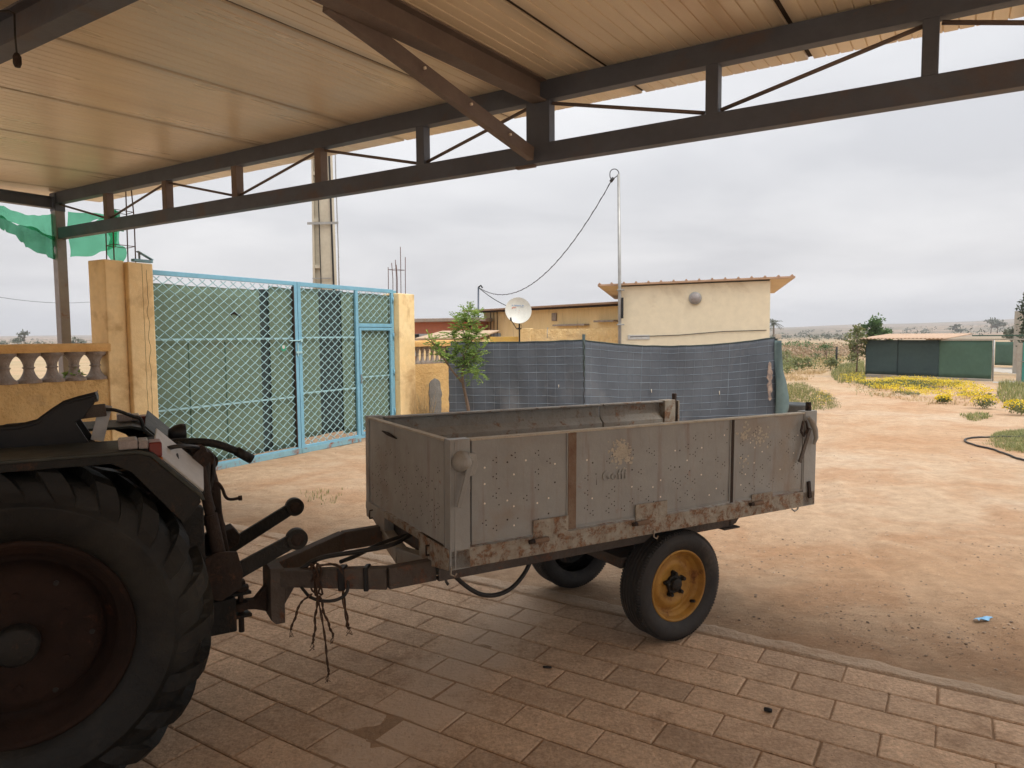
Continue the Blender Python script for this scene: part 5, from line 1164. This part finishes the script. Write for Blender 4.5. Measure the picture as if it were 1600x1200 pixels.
for x_a, x_b, z_ in ((.36*YL+1.4, .36*YL+2.7, 1.90), (.86*YL, .98*YL, 1.98)): MB().box(x_a, x_b, -.20, -.002, z_, z_+.05).build('window_sill', m_balu, YH, .005)
MB().box(.07*YL, .15*YL, -.03, -.002, 1.0, 1.72).build('shutter', M('grey blue shutter', (.30,.36,.40), None, 5, .6), YH, .004)
# small pole on the house
sp_ = ond(747, 600, 22.6); sp_.z = 0; spt = ond(747.5, 449, 22.6)
SP = empty('service_pole', sp_, 0); tag(SP, 'short thin pole above the red house roof holding the slack cable', 'pole')
mb = MB(); mb.tube([(0, 0, 0), tuple(spt - sp_)], .028, 8); mb.build('pole', m_steel, SP); mb = MB(); mb.tube([tuple(spt-sp_), tuple(spt-sp_+Vector((.08, 0, .06))), tuple(spt-sp_+Vector((.13, 0, -.02)))], .03, 6); mb.build('pole_cap', m_black, SP)
def cable(name, a, b, sag, r, label, n=40, twist=False):
    pts = []
    for i in range(n+1):
        t = i/n; p = a.lerp(b, t); p.z -= sag*4*t*(1-t); pts.append(p)
    mb = MB(); mb.tube(pts, r, 6)
    if twist:
        pts2 = [p + Vector((.012*cos(i*2.1), 0, .012*sin(i*2.1))) for i, p in enumerate(pts)]; mb.tube(pts2, r*.8, 5)
    return tag(mb.build(name, m_black), label, 'cable', 'overhead wires')
c0 = mt_ + Vector((-.14, 0, -.12)); c1 = spt.copy()
q_ = ond(870, 395, 18.0)
cable('overhead_cable', c0, c1, 1.05, .009, 'sagging twisted cable running from the hut mast down to the short pole', 70, True)
cable('overhead_cable', spt, ond(792, 478, 21.8), .05, .012, 'short slack cable from the short pole to the yellow house roof', 12)
# rough yellow garden wall with the satellite dish
ra_, rb2 = ond(812, 600, 16.6), ond(972, 600, 15.9); ra_.z = rb2.z = 0; RX = rb2-ra_; RLn = RX.length
RW = empty('garden_wall', ra_, atan2(RX.y, RX.x)); tag(RW, 'low rough yellow wall carrying the satellite dish', 'wall')
mb = MB(); hw = ond(890, 513.5, 16.2).z
mb.grid(lambda a, b: (a*RLn, .02*noise.noise(Vector((a*18, b*8, 2))) + .014*noise.noise(Vector((a*55, b*24, 7))), -.1 + b*(hw+.1)), 120, 40); mb.grid(lambda a, b: (a*RLn, .02*noise.noise(Vector((a*18, 8, 2))) + b*.2, hw), 120, 1); mb.box(.01, RLn, .03, .2, -.1, hw-.01)
mb.build('wall', m_gwall, RW); MB().box(-.02, .28, -.03, .23, -.1, hw+.015).build('pier', m_gwall, RW, .01)
MB().box(-.75, -.03, .05, .12, .6, 1.62).build('door', M('yellow door', (.62,.40,.08), (.52,.34,.10), 4, .7, 0, .1, rust=.15), RW, .005)
dd = 16.0; dc = ond(810, 485, dd)
DS = empty('satellite_dish', (dc.x, dc.y, hw), 0); tag(DS, 'round off white satellite dish with faded blue and red print on the garden wall', 'satellite dish')
R_ = .295; dz = dc.z - hw
ds = MB(); prof = []
for i in range(13): r = R_*i/12; prof.append((r, -.07*(1-(r/R_)**2)*-1 - .0))
ds.lathe(prof[::-1], 48, 'y'); ds.lathe([(r, h+.006) for r, h in prof], 48, 'y'); ds.lathe([(R_, 0), (R_+.006, -.006), (R_+.008, .006), (R_, .010)], 48, 'y')
tl = radians(-12); rot = Matrix.Rotation(radians(8), 3, 'Z') @ Matrix.Rotation(tl, 3, 'X')
def place(mbx, off=(0, 0, 0)): mbx.v = [tuple(rot @ Vector(v) + Vector((0, 0, dz))) for v in mbx.v]; return mbx
place(ds).build('reflector', m_dish, DS)
def mark(x, z, w_, h_, mt):
    mbx = MB(); r = sqrt(x*x+z*z); y = .07*(1-(r/R_)**2) - .003; mbx.box(x-w_/2, x+w_/2, y-.003, y-.0015, z-h_/2, z+h_/2); place(mbx).build('print_mark', mt, DS)
for (x, w_) in ((-.135, .012), (-.12, .01), (-.085, .012), (-.06, .018), (-.035, .016), (-.01, .018), (.012, .014), (.035, .016), (.06, .014), (.10, .012), (.12, .02)): mark(x, .125 + random.uniform(-.003, .006), w_, .024, m_bluep)
mark(.095, .092, .07, .008, m_bluep)
for (x, z, w_) in ((-.12, .075, .03), (-.095, .085, .02), (-.07, .078, .03), (-.13, .06, .02)): mark(x, z, w_, .018, m_redp)
mark(-.05, .088, .035, .006, m_redp)
for (x, z, m_) in ((-.05, .02, m_bluep), (.03, .02, m_redp), (.02, -.04, m_redp), (-.06, -.03, m_dish)): mark(x, z, .014, .012, m_)
mb = MB(); mb.tube([(-.01, .03, .02), (-.04, -.05, .0), (-.17, -.24, .20)], .010, 6); ar = mb.build('feed_arm', m_rusty, DS); mb = MB(); mb.cyl((-.17, -.25, .19), (-.175, -.20, .245), .020, 10); mb.build('feed_horn', m_dark, ar)
mb = MB(); mb.cyl((.02, .05, -.3), (.02, .05, .10), .020, 10); mb.cyl((.02, .05, .08), (.02, .11, .20), .018, 8); mb.box(-.03, .06, -.0, .08, -.01, .02); mb.tube([(.05, .03, .12), (.075, .03, .05), (.07, .03, 0)], .006, 5); mb.build('mount', m_dark, DS)
pl = MB(); pq = ond(855, 520, 16.1); pl.tube([pq + Vector((0, -.05, -.12)), pq, pq + Vector((.01, 0, .12)), pq + Vector((.03, 0, .10))], .008, 5); tag(pl.build('pipe_stub', m_galv), 'small bent pipe sticking up from the garden wall right of the dish', 'pipe')
# red house
ea, eb = ond(560, 600, 23.5), ond(748, 600, 22.0); ea.z = eb.z = 0; EX = eb-ea
EH = empty('red_house', ea, atan2(EX.y, EX.x)); tag(EH, 'small brick red house with pale concrete roof slab behind the boundary wall', 'house'); ez = ond(700, 503, 22.4).z; EL = EX.length
MB().box(0, EL, 0, 4, -.1, ez).build('wall', m_redh, EH); MB().box(-.2, EL+.2, -.22, 4.2, ez+.002, ez+.115).build('roof_slab', m_balu, EH, .015)
MB().box(0, EL*.76, -.02, -.001, 1.0, 1.72).build('painted_band', M('pale blue band', (.38,.42,.45), None, 5, .8), EH)
wx = EL*(650-560)/(748-560); wn = MB(); wn.box(wx-.18, wx+.22, -.045, -.022, 1.55, 1.71); wo = wn.build('window', m_dark, EH); MB().box(wx+.0, wx+.03, -.06, -.046, 1.55, 1.71).build('window_bar', m_galv, wo)
# low lean-to with tan roof between red house and net
la_, lb_ = ond(655, 600, 18.5), ond(742, 600, 18.0); la_.z = lb_.z = 0; LX = lb_-la_
LT = empty('lean_to', la_, atan2(LX.y, LX.x)); tag(LT, 'low yellow lean-to with dusty tan roof in front of the red house', 'shed'); LLn = LX.length
MB().box(0, LLn, 0, 1.6, -.1, 1.55).build('wall', m_yhouse, LT)
mb = MB(); mb.prism([(-.05, 1.552), (1.7, 1.76), (1.7, 1.80), (-.05, 1.60)], -.08, LLn+.08, 'yz'); mb.build('roof', M('dusty tan roof', (.45,.33,.22), (.38,.27,.18), 4, .95, 0, .2), LT, .01)
# ================================================================== lattice concrete pole behind the gate
cd = 15.0; cb = ond(513, 600, cd); cb.z = 0
CPl = empty('concrete_pole', cb, radians(-4)); tag(CPl, 'tall tapering concrete power pole with stepped recesses behind the gate', 'power pole')
HP = 9.5
def wz(z): return 1 - .42*z/HP       # taper
w0 = .28; d0 = .20
mb = MB()
def tap(x0, x1, y0, y1, z0, z1):
    a, b = wz(z0), wz(z1); mb.add([(x0*a,y0*a,z0),(x1*a,y0*a,z0),(x1*a,y1*a,z0),(x0*a,y1*a,z0),(x0*b,y0*b,z1),(x1*b,y0*b,z1),(x1*b,y1*b,z1),(x0*b,y1*b,z1)], [(0,3,2,1),(4,5,6,7),(0,1,5,4),(1,2,6,5),(2,3,7,6),(3,0,4,7)])
# H section turned so that one recessed side faces left
tap(-.06, .24, -.17, -.15+.03, 0, HP); tap(-.26, -.21, -.17, -.06, 0, HP); tap(-.2095, -.061, -.10, -.07, 0, HP)
tap(-.06, .24, -.119, .12, 0, HP)
z = .2
while z < HP-.3:
    tap(-.21, -.0605, -.165, -.101, z, z+.07); z += .96
mb.build('shaft', m_pole, CPl, .006)
MB().tube([(-.03, -.185, 0), (-.04, -.18, 3.0), (-.06, -.16, 5.0), (-.055, -.14, 9)], .010, 6).build('earth_wire', m_black, CPl)
MB().tube([(.24, -.16, 0), (.225, -.16, 2.5), (.19, -.15, 5.5), (.15, -.12, 9)], .020, 6).build('power_cable', m_black, CPl)
MB().tube([(.33, -.15, 0), (.335, -.15, 3.5), (.32, -.15, 5.0), (.325, -.12, 8)], .012, 6).build('conduit', m_galv, CPl)
MB().box(-.30, .36, -.185, -.172, 3.98, 4.03).build('clamp_band', m_galv, CPl); MB().box(-.22, .18, -.182, -.172, 2.86, 2.88).build('clamp_band', m_galv, CPl)
ny = MB(); zn0 = ond(511, 290, cd).z; ny.box(-.03, .03, -.158, -.150, zn0, zn0+.30)
no_ = ny.build('notice', m_yelp, CPl); 
for k_ in range(6): MB().box(-.010, .012, -.1615, -.1585, zn0+.02+.047*k_, zn0+.045+.047*k_).build('notice_mark', m_black, no_)
MB().box(-.035, .035, -.160, -.150, zn0+.302, zn0+.325).build('notice_clip', m_dark, no_)
for nm, (x1_, y1_), (x2_, y2_) in (('a', (-60, 452), (160, 470)),):
    cable('far_wire', ond(x1_, y1_, 60), ond(x2_, y2_, 75), .6, .02, 'faint far off wire crossing the sky left of the gate pillar', 20)

# ================================================================== green screened enclosure on the right
EA, EB = onz(1352, 589), onz(1552, 597); EXv = EB-EA; ELn = EXv.length
EN = empty('screened_shed', EA, atan2(EXv.y, EXv.x)); tag(EN, 'low animal shed with dark green screens and tan sheet roof', 'shed')
et = 1.38
def scr(x0, x1, z0, z1, mt, name='screen', y=0.):
    def f(a, b): x = x0+(x1-x0)*a; z = z0+(z1-z0)*b; return (x, y + .03*noise.noise(Vector((x*1.6, z*2, 1))), z)
    MB().sheet(f, 24, 8, .006).build(name, mt, EN)
scr(0, ELn*.27, .12, et, m_dscreen); scr(ELn*.272, ELn*.60, .10, et, m_dscreen, y=.012); scr(ELn*.602, ELn*.985, .10, et-.01, m_gscreen)
for fx in (.0, .27, .60, .99): MB().cyl((ELn*fx, .05, 0), (ELn*fx, .05, et+.02), .03, 8).build('post', m_galv if fx > .9 else m_dark, EN)
MB().box(0, ELn*.99, -.03, .12, -.05, .10).build('plinth', m_conc, EN, .01)
mb = MB(); n_ = 44
mb.sheet(lambda a, b: (-.15 + (ELn*.70)*a, -.25 + 2.6*b, et + .05 + .16*b + .018*sin(a*n_*2*pi/2)), n_*3, 3, .012); mb.build('roof', M('tan weathered sheet', (.47,.33,.235), (.38,.26,.18), 3, .85, 0, .1, rust=.2), EN)
MB().box(ELn*.50, ELn+2.6, -.06, .0, et+.0, et+.045).build('beam', m_conc, EN); MB().box(ELn*.70, ELn+1.2, 1.8, 1.86, et+.12, et+.16).build('beam', m_gscreen, EN)
sA, sB = onz(1554, 572), onz(1582, 573); sA.z = sB.z = 0
def scw(A, B, h, mt, name):
    im = Matrix.Rotation(-atan2(EXv.y, EXv.x), 3, 'Z')
    MB().sheet(lambda a, b: tuple(im @ (A.lerp(B, a) + Vector((0, 0, .05 + h*b)) - EA)), 12, 6, .01).build(name, mt, EN)
scw(sA, sB, 1.12, m_gscreen, 'screen'); scw(onz(1583, 574), onz(1589, 578), 1.05, m_rusty, 'stacked_boards')
MB().box(ELn+.9, ELn+1.05, 1.2, 1.35, 0, et+.25).build('post', m_conc, EN, .01)
DK = empty('teal_door', onz(1597, 602), atan2(EXv.y, EXv.x)); tag(DK, 'teal painted metal door panel at the right edge beside the shed', 'door')
MB().box(-.02, 1.2, 0, .04, .1, 1.32).build('panel', m_teal, DK, .005); MB().box(-.16, -.03, -.02, .06, 0, 1.3).build('jamb', m_conc, DK, .01); MB().box(-.1, .35, -.03, -.002, .72, .745).build('bolt', m_galv, DK)
pth = MB(); q4 = [onz(*q) for q in ((1551, 575), (1592, 575), (1588, 601), (1551, 599))]; pth.add([(p.x, p.y, .022) for p in q4] + [(p.x, p.y, -.06) for p in q4], [(3,2,1,0), (0,1,5,4), (1,2,6,5), (2,3,7,6), (3,0,4,7)]); tag(pth.build('path', m_conc), kind='structure')

# ================================================================== trees and vegetation
def tree(name, px, pyb, d, h, cr_, n, ls, label, mt, th=.05, cz=.62, clumps=7, seed=1, group=None, cat='tree'):
    r = random.Random(seed); b = ond(px, 600, d); b.z = gh(*inv(b)) if d < 200 else gh(*inv(b))
    t = empty(name, b, 0); tag(t, label, cat, group)
    tk = MB(); tk.tube([(0, 0, -.05), (.02*h, 0, h*.3), (-.01*h, 0, h*.8)], [th, th*.7, th*.3], 7)
    cl = []
    for i in range(clumps):
        a = r.uniform(0, 2*pi); rr = cr_*r.uniform(.25, .75); c = Vector((cos(a)*rr, sin(a)*rr, h*(cz + r.uniform(-.28, .28)))); cl.append(c); tk.tube([(0, 0, h*.35), tuple(c*.6 + Vector((0,0,h*.15))), tuple(c)], [th*.5, th*.3, th*.12], 5)
    cl.append(Vector((0, 0, h*.85)))
    tk.build('trunk', m_bark, t); f = MB()
    for c in cl: leafcloud(f, c, (cr_*r.uniform(.35, .6), cr_*r.uniform(.35, .6), h*r.uniform(.10, .19)), n//len(cl), ls, r)
    f.build('crown', mt, t); return t
tree('young_tree', 1337, 0, 26.5, 2.05, .5, 900, .13, 'slender young tree beside the left end of the green shed', m_leafo, .035, .58, 8, 3)
tree('leafy_tree', 1362, 0, 33, 2.4, .58, 1100, .17, 'bright green tree rising above the shed roof', m_leafd, .06, .72, 8, 9)
tree('leafy_tree', 1386, 0, 34, 1.9, .45, 400, .15, 'small rounded treetop just right of the bright green tree', m_leafd, .05, .75, 4, 12)
tree('conifer', 1606, 0, 26, 3.4, .55, 2600, .14, 'dark feathery conifer cut by the right edge of the picture', leafmat('conifer green', (.04,.06,.035), (.10,.13,.08)), .07, .55, 16, 14)
pp = MB(); pp.box(-.18, .22, -.15, .15, 0, 2.45); o = pp.build('gate_post', m_conc, None, .01); q = ond(1592, 600, 27.5); o.location = (q.x, q.y, 0); tag(o, 'plain concrete post in front of the dark conifer', 'post')
# far palms and trees on the skyline
def palm(px, d, h, label, seed):
    r = random.Random(seed); b = ond(px, 600, d); b.z = gh(*inv(b)) - .2; t = empty('palm_tree', b, 0); tag(t, label, 'palm tree')
    mb = MB(); mb.tube([(0, 0, 0), (.05, 0, h*.5), (0, 0, h)], [h*.05, h*.035, h*.04], 8); mb.build('trunk', m_bark, t); f = MB()
    for i in range(26):
        a = r.uniform(0, 2*pi); e = r.uniform(-.5, 1.1); L_ = h*.38; d_ = Vector((cos(a)*cos(e), sin(a)*cos(e), sin(e))); p = Vector((0, 0, h))
        side = d_.cross(Vector((0, 0, 1))).normalized()
        for k_ in range(10):
            c = p + d_*L_*(k_/9) + Vector((0, 0, -.35*L_*(k_/9)**2))
            for s in (-1, 1): leaf(f, c, h*.10, r, r.random(), 5, side*s + d_*.6 - Vector((0, 0, .4)))
    f.build('crown', m_leafp, t)
palm(1207, 95, 3.2, 'small ragged palm on the horizon just right of the hut', 4)
tree('skyline_tree', 41, 0, 150, 3.4, 1.2, 260, .5, 'small upright tree on the far left horizon', m_leafp, .1, .6, 6, 5, group='trees on the skyline')
tree('skyline_tree', 31, 0, 160, 1.9, 1.4, 160, .5, 'low round bush beside the upright tree on the far left horizon', m_leafp, .1, .6, 4, 6, group='trees on the skyline')
tree('skyline_tree', 122, 0, 150, 2.0, 2.2, 260, .5, 'wide flat tree on the horizon right of the canopy post', m_leafp, .1, .6, 5, 7, group='trees on the skyline')
tree('skyline_tree', 8, 0, 170, 1.4, 1.2, 120, .4, 'tiny bush at the very left of the horizon', m_leafp, .1, .6, 4, 8, group='trees on the skyline')
tree('skyline_tree', 1578, 0, 60, 1.9, 1.0, 300, .3, 'hazy tree behind the shed near the right edge', m_leafp, .1, .6, 5, 10, group='trees on the skyline')
for i, (px, d, h, c) in enumerate(((1545, 300, 6, 5), (1555, 310, 5.5, 4), (1492, 320, 4, 4))):
    tree('skyline_tree', px, 0, d, h, c, 220, 1.2, ('pale round tree on the right hillside', 'second pale tree beside it on the right hillside', 'low pale bush on the hillside above the shed roof')[i], m_leafp, .2, .6, 5, 20+i, 'trees on the skyline')
fb_ = [(1265, 515, 70), (1340, 400, 50)]
def far_belt(name, specs, label, mt, seed, ls, n):
    r = random.Random(seed); f = MB()
    for _ in range(n):
        x0_, x1_, d0_, d1_, hh = r.choice(specs); px = r.uniform(x0_, x1_); d = r.uniform(d0_, d1_); b = ond(px, 600, d); z = gh(*inv(b)); s = hh*r.uniform(.5, 1.3)
        leafcloud(f, (b.x, b.y, z + s*.45), (s*1.1, s*1.1, s*.55), 14, ls*s, r)
    return tag(f.build(name, mt), label, name.replace('_', ' '), kind='stuff')
far_belt('distant_scrub', [(1205, 1600, 230, 520, 1.9), (1205, 1420, 140, 330, 1.2), (-60, 160, 120, 400, .9)], 'hazy distant scrub dotted over the far plain', m_leafp, 3, .55, 330)
far_belt('field_crop', [(1212, 1300, 62, 90, .55), (1212, 1275, 55, 70, .5)], 'strip of green crop in the far field right of the hut', m_leafd, 4, .5, 170)
far_belt('field_scrub', [(1225, 1345, 34, 62, .5), (1240, 1335, 30, 40, .35), (1206, 1240, 28, 40, .5)], 'olive and dry scrub scattered over the middle of the field', m_leafo, 5, .30, 150)
far_belt('dry_thicket', [(1215, 1350, 40, 75, .75), (1215, 1345, 46, 60, .8)], 'brownish dry thicket behind the field grass', leafmat('dry thicket leaves', (.24,.16,.10), (.42,.31,.20), .2), 15, .22, 420)
for i, (px, d, h, lb_) in enumerate(((1290, 40, 1.05, 'dark green bush standing in the middle of the dry field'), (1245, 31, .62, 'low green bush in the field right of the net fence'), (1297, 31, .62, 'dark low bush in front of the small field post'), (1229, 34, .9, 'leafy bush half hidden by the right end of the net fence'), (1263, 33, .5, 'pale green bush in the middle row of the field'))):
    tree('field_bush', px, 0, d, h, h*.75, 420, .10, lb_, m_leafo if i != 0 else m_leafd, .03, .55, 7, 40+i, 'bushes in the dry field', 'bush')
pf = MB(); pf.cyl((0, 0, 0), (0, 0, 1.0), .05, 8); pf.tube([(0,0,.0),(.15,0,.10),(.35,0,.02)], .06, 6); b = ond(1306, 600, 33); o = pf.build('field_post', m_dark); o.location = (b.x, b.y, gh(*inv(b))); tag(o, 'short dark post standing in the dry field', 'post')
def patch(name, poly, n, hgt, wd, mt, label, seed, lean=.35, kind='blade', clump=.0, tone=(0, 1)):
    P_ = [onz(*q) for q in poly]; r = random.Random(seed); xs_ = [p.x for p in P_]; ys = [p.y for p in P_]; f = MB(); c = 0; tries = 0
    def inside(x, y):
        s = False; m = len(P_)
        for i in range(m):
            a, b = P_[i], P_[(i+1) % m]
            if (a.y > y) != (b.y > y) and x < (b.x-a.x)*(y-a.y)/(b.y-a.y) + a.x: s = not s
        return s
    while c < n and tries < n*40:
        tries += 1; x = r.uniform(min(xs_), max(xs_)); y = r.uniform(min(ys), max(ys))
        if not inside(x, y): continue
        if clump and nz2(x, y, clump) < r.uniform(-.25, .30): continue
        c += 1; z = gh(*inv((x, y))) - .01; h = hgt*r.uniform(.45, 1.25)
        if kind == 'blade':
            for _ in range(3):
                a = r.uniform(0, 2*pi); l = lean*h*r.uniform(.2, 1.2); d_ = Vector((cos(a), sin(a), 0)); sd2 = Vector((-sin(a), cos(a), 0))*wd*.5; p0 = Vector((x, y, z)) + d_*.02
                hh = h*r.uniform(.6, 1.1); m1 = p0 + d_*l*.35 + Vector((0, 0, hh*.6)); tpp = p0 + d_*l + Vector((0, 0, hh)); f.add([p0-sd2, p0+sd2, m1+sd2*.8, m1-sd2*.8, tpp], [(0,1,2,3), (3,2,4)], False, 0, r.uniform(*tone))
        elif kind == 'leaf': leafcloud(f, (x, y, z + h*.5), (h*.8, h*.8, h*.5), 12, wd, r, tone=tone)
        else:
            for _ in range(7):
                p0 = Vector((x + r.gauss(0, h*.5), y + r.gauss(0, h*.5), z + h*r.uniform(.7, 1.1))); leaf(f, p0, wd, r, r.uniform(*tone), 1.1)
    return tag(f.build(name, mt), label, name.replace('_', ' '), kind='stuff')
patch('weed_patch', [(1222, 604), (1256, 600), (1300, 622), (1312, 638), (1262, 644), (1222, 640)], 800, .15, .008, m_grass, 'tangle of green weeds at the right end of the net fence', 51, .5)
patch('weed_leaves', [(1222, 602), (1255, 598), (1305, 622), (1315, 638), (1262, 643), (1222, 640)], 480, .10, .030, m_leafo, 'leafy undergrowth in the weeds beside the net fence', 52, kind='leaf')
patch('yellow_flowers', [(1285, 612), (1305, 622), (1292, 636), (1270, 632)], 26, .12, .02, m_flow, 'few yellow blossoms in the weeds by the fence', 53, kind='flower')
patch('straw_grass', [(1222, 560), (1300, 556), (1330, 560), (1300, 578), (1262, 594), (1222, 596)], 4200, .15, .012, m_dry, 'dry straw coloured grass along the field track', 54, .7, clump=.7)
patch('field_grass', [(1222, 548), (1345, 545), (1335, 560), (1240, 570), (1222, 566)], 3600, .17, .014, m_grass, 'band of pale green field grass beyond the track', 55, .6, clump=.35)
patch('field_grass', [(1295, 585), (1318, 572), (1350, 568), (1352, 600), (1310, 598)], 900, .26, .014, m_grass, 'tall pale grass at the left foot of the green shed', 56, .4)
patch('yellow_flowers', [(1310, 590), (1348, 588), (1352, 600), (1322, 602)], 120, .16, .03, m_flow, 'yellow flowers in the grass left of the shed', 57, kind='flower', clump=.9)
FP = [(1340, 598), (1420, 594), (1520, 602), (1560, 618), (1552, 626), (1480, 622), (1420, 618), (1365, 608)]
patch('flower_bed', FP, 900, .11, .05, m_leafo, 'green foliage under the yellow flowers before the shed', 58, kind='leaf', clump=.55, tone=(0, .8))
patch('yellow_flowers', FP, 950, .14, .030, m_flow, 'broad carpet of yellow flowers in front of the green shed', 59, kind='flower', clump=1.0)
patch('straw_grass', [(1330, 600), (1500, 606), (1560, 622), (1540, 634), (1440, 632), (1340, 612)], 800, .09, .012, m_dry, 'dry straw between the yellow flowers', 60, .8, clump=1.1)
patch('weed_patch', [(1560, 600), (1640, 600), (1660, 650), (1600, 650), (1560, 625)], 1100, .20, .014, m_grass, 'olive weeds at the right edge behind the flowers', 61, .5)
for i, (px, py, r_, lb_) in enumerate(((1538, 638, .30, 'yellow flowering clump on the sand in front of the flower carpet'), (1592, 648, .32, 'bright yellow bush at the right edge of the yard'), (1474, 630, .20, 'small flowering tuft left of the yellow clump'))):
    c = onz(px, py); t = empty('flower_bush', (c.x, c.y, 0), 0); tag(t, lb_, 'bush', 'yellow flowering bushes on the sand'); rr_ = random.Random(70+i); f = MB(); leafcloud(f, (0, 0, r_*.4), (r_, r_*.8, r_*.45), 420, .05, rr_, tone=(0, .7)); f.build('foliage', m_leafo, t)
    f = MB()
    for _ in range(260):
        a = rr_.uniform(0, 2*pi); q = rr_.random()**.5; p0 = Vector((cos(a)*q*r_*.95, sin(a)*q*r_*.8, r_*.4 + r_*.5*sqrt(max(0, 1-q*q)) + rr_.uniform(-.03, .02))); leaf(f, p0, .035, rr_, rr_.random(), 1.1)
    f.build('blossom', m_flow, t)
patch('weed_patch', [(1498, 648), (1540, 645), (1552, 652), (1520, 658)], 160, .09, .012, m_grass, 'scattered low weeds on the sand before the flowering clump', 62, .7)
patch('grass_patch', [(1535, 690), (1560, 676), (1700, 664), (1760, 700), (1690, 716), (1590, 712), (1545, 702)], 9000, .06, .006, m_grass, 'patch of green grass at the right edge with the black hose', 63, .8, clump=1.1)
patch('weed_tufts', [(1320, 600), (1410, 606), (1400, 624), (1330, 616)], 90, .08, .012, m_grass, 'small tufts on the pale track', 64, .8)
patch('weed_tufts', [(470, 770), (535, 765), (538, 785), (480, 790)], 26, .075, .007, m_grass, 'thin green weeds on the sand behind the drawbar', 65, .7)
patch('moss_growth', [(380, 800), (520, 800), (535, 822), (430, 830), (385, 822)], 260, .012, .007, m_grass, 'low yellowish moss at the edge of the pavers', 66, 1.2)
# black irrigation hose on the ground
hpts = [onz(*q) for q in ((1690, 730), (1640, 724), (1600, 720), (1575, 711), (1550, 701), (1520, 695), (1508, 690), (1507, 686), (1520, 684), (1545, 683), (1570, 683), (1610, 684), (1660, 680))]
hs = smooth([Vector((p.x, p.y, 0)) for p in hpts], 3)
for p in hs: p.z = gh(*inv(p)) + .016
MB_ = MB(); MB_.tube(hs, .014, 8); tag(MB_.build('irrigation_hose', m_hose), 'black irrigation hose looping over the sand at the right', 'hose')

# ================================================================== haze over the plain
hz = MB(); hz.box(-2200, 2200, -120, 2300, -3, 60)
hm = bpy.data.materials.new('haze'); hm.use_nodes = True; t = hm.node_tree; t.nodes.clear(); o_ = t.nodes.new('ShaderNodeOutputMaterial'); pvn = t.nodes.new('ShaderNodeVolumePrincipled')
pvn.inputs['Color'].default_value = (.86, .88, .93, 1); pvn.inputs['Density'].default_value = .0006; pvn.inputs['Anisotropy'].default_value = .2; t.links.new(pvn.outputs[0], o_.inputs['Volume'])
tag(hz.build('haze', hm), 'thin pale haze softening the far plain and hills', 'haze', kind='stuff')
sc.cycles.volume_bounces = 0
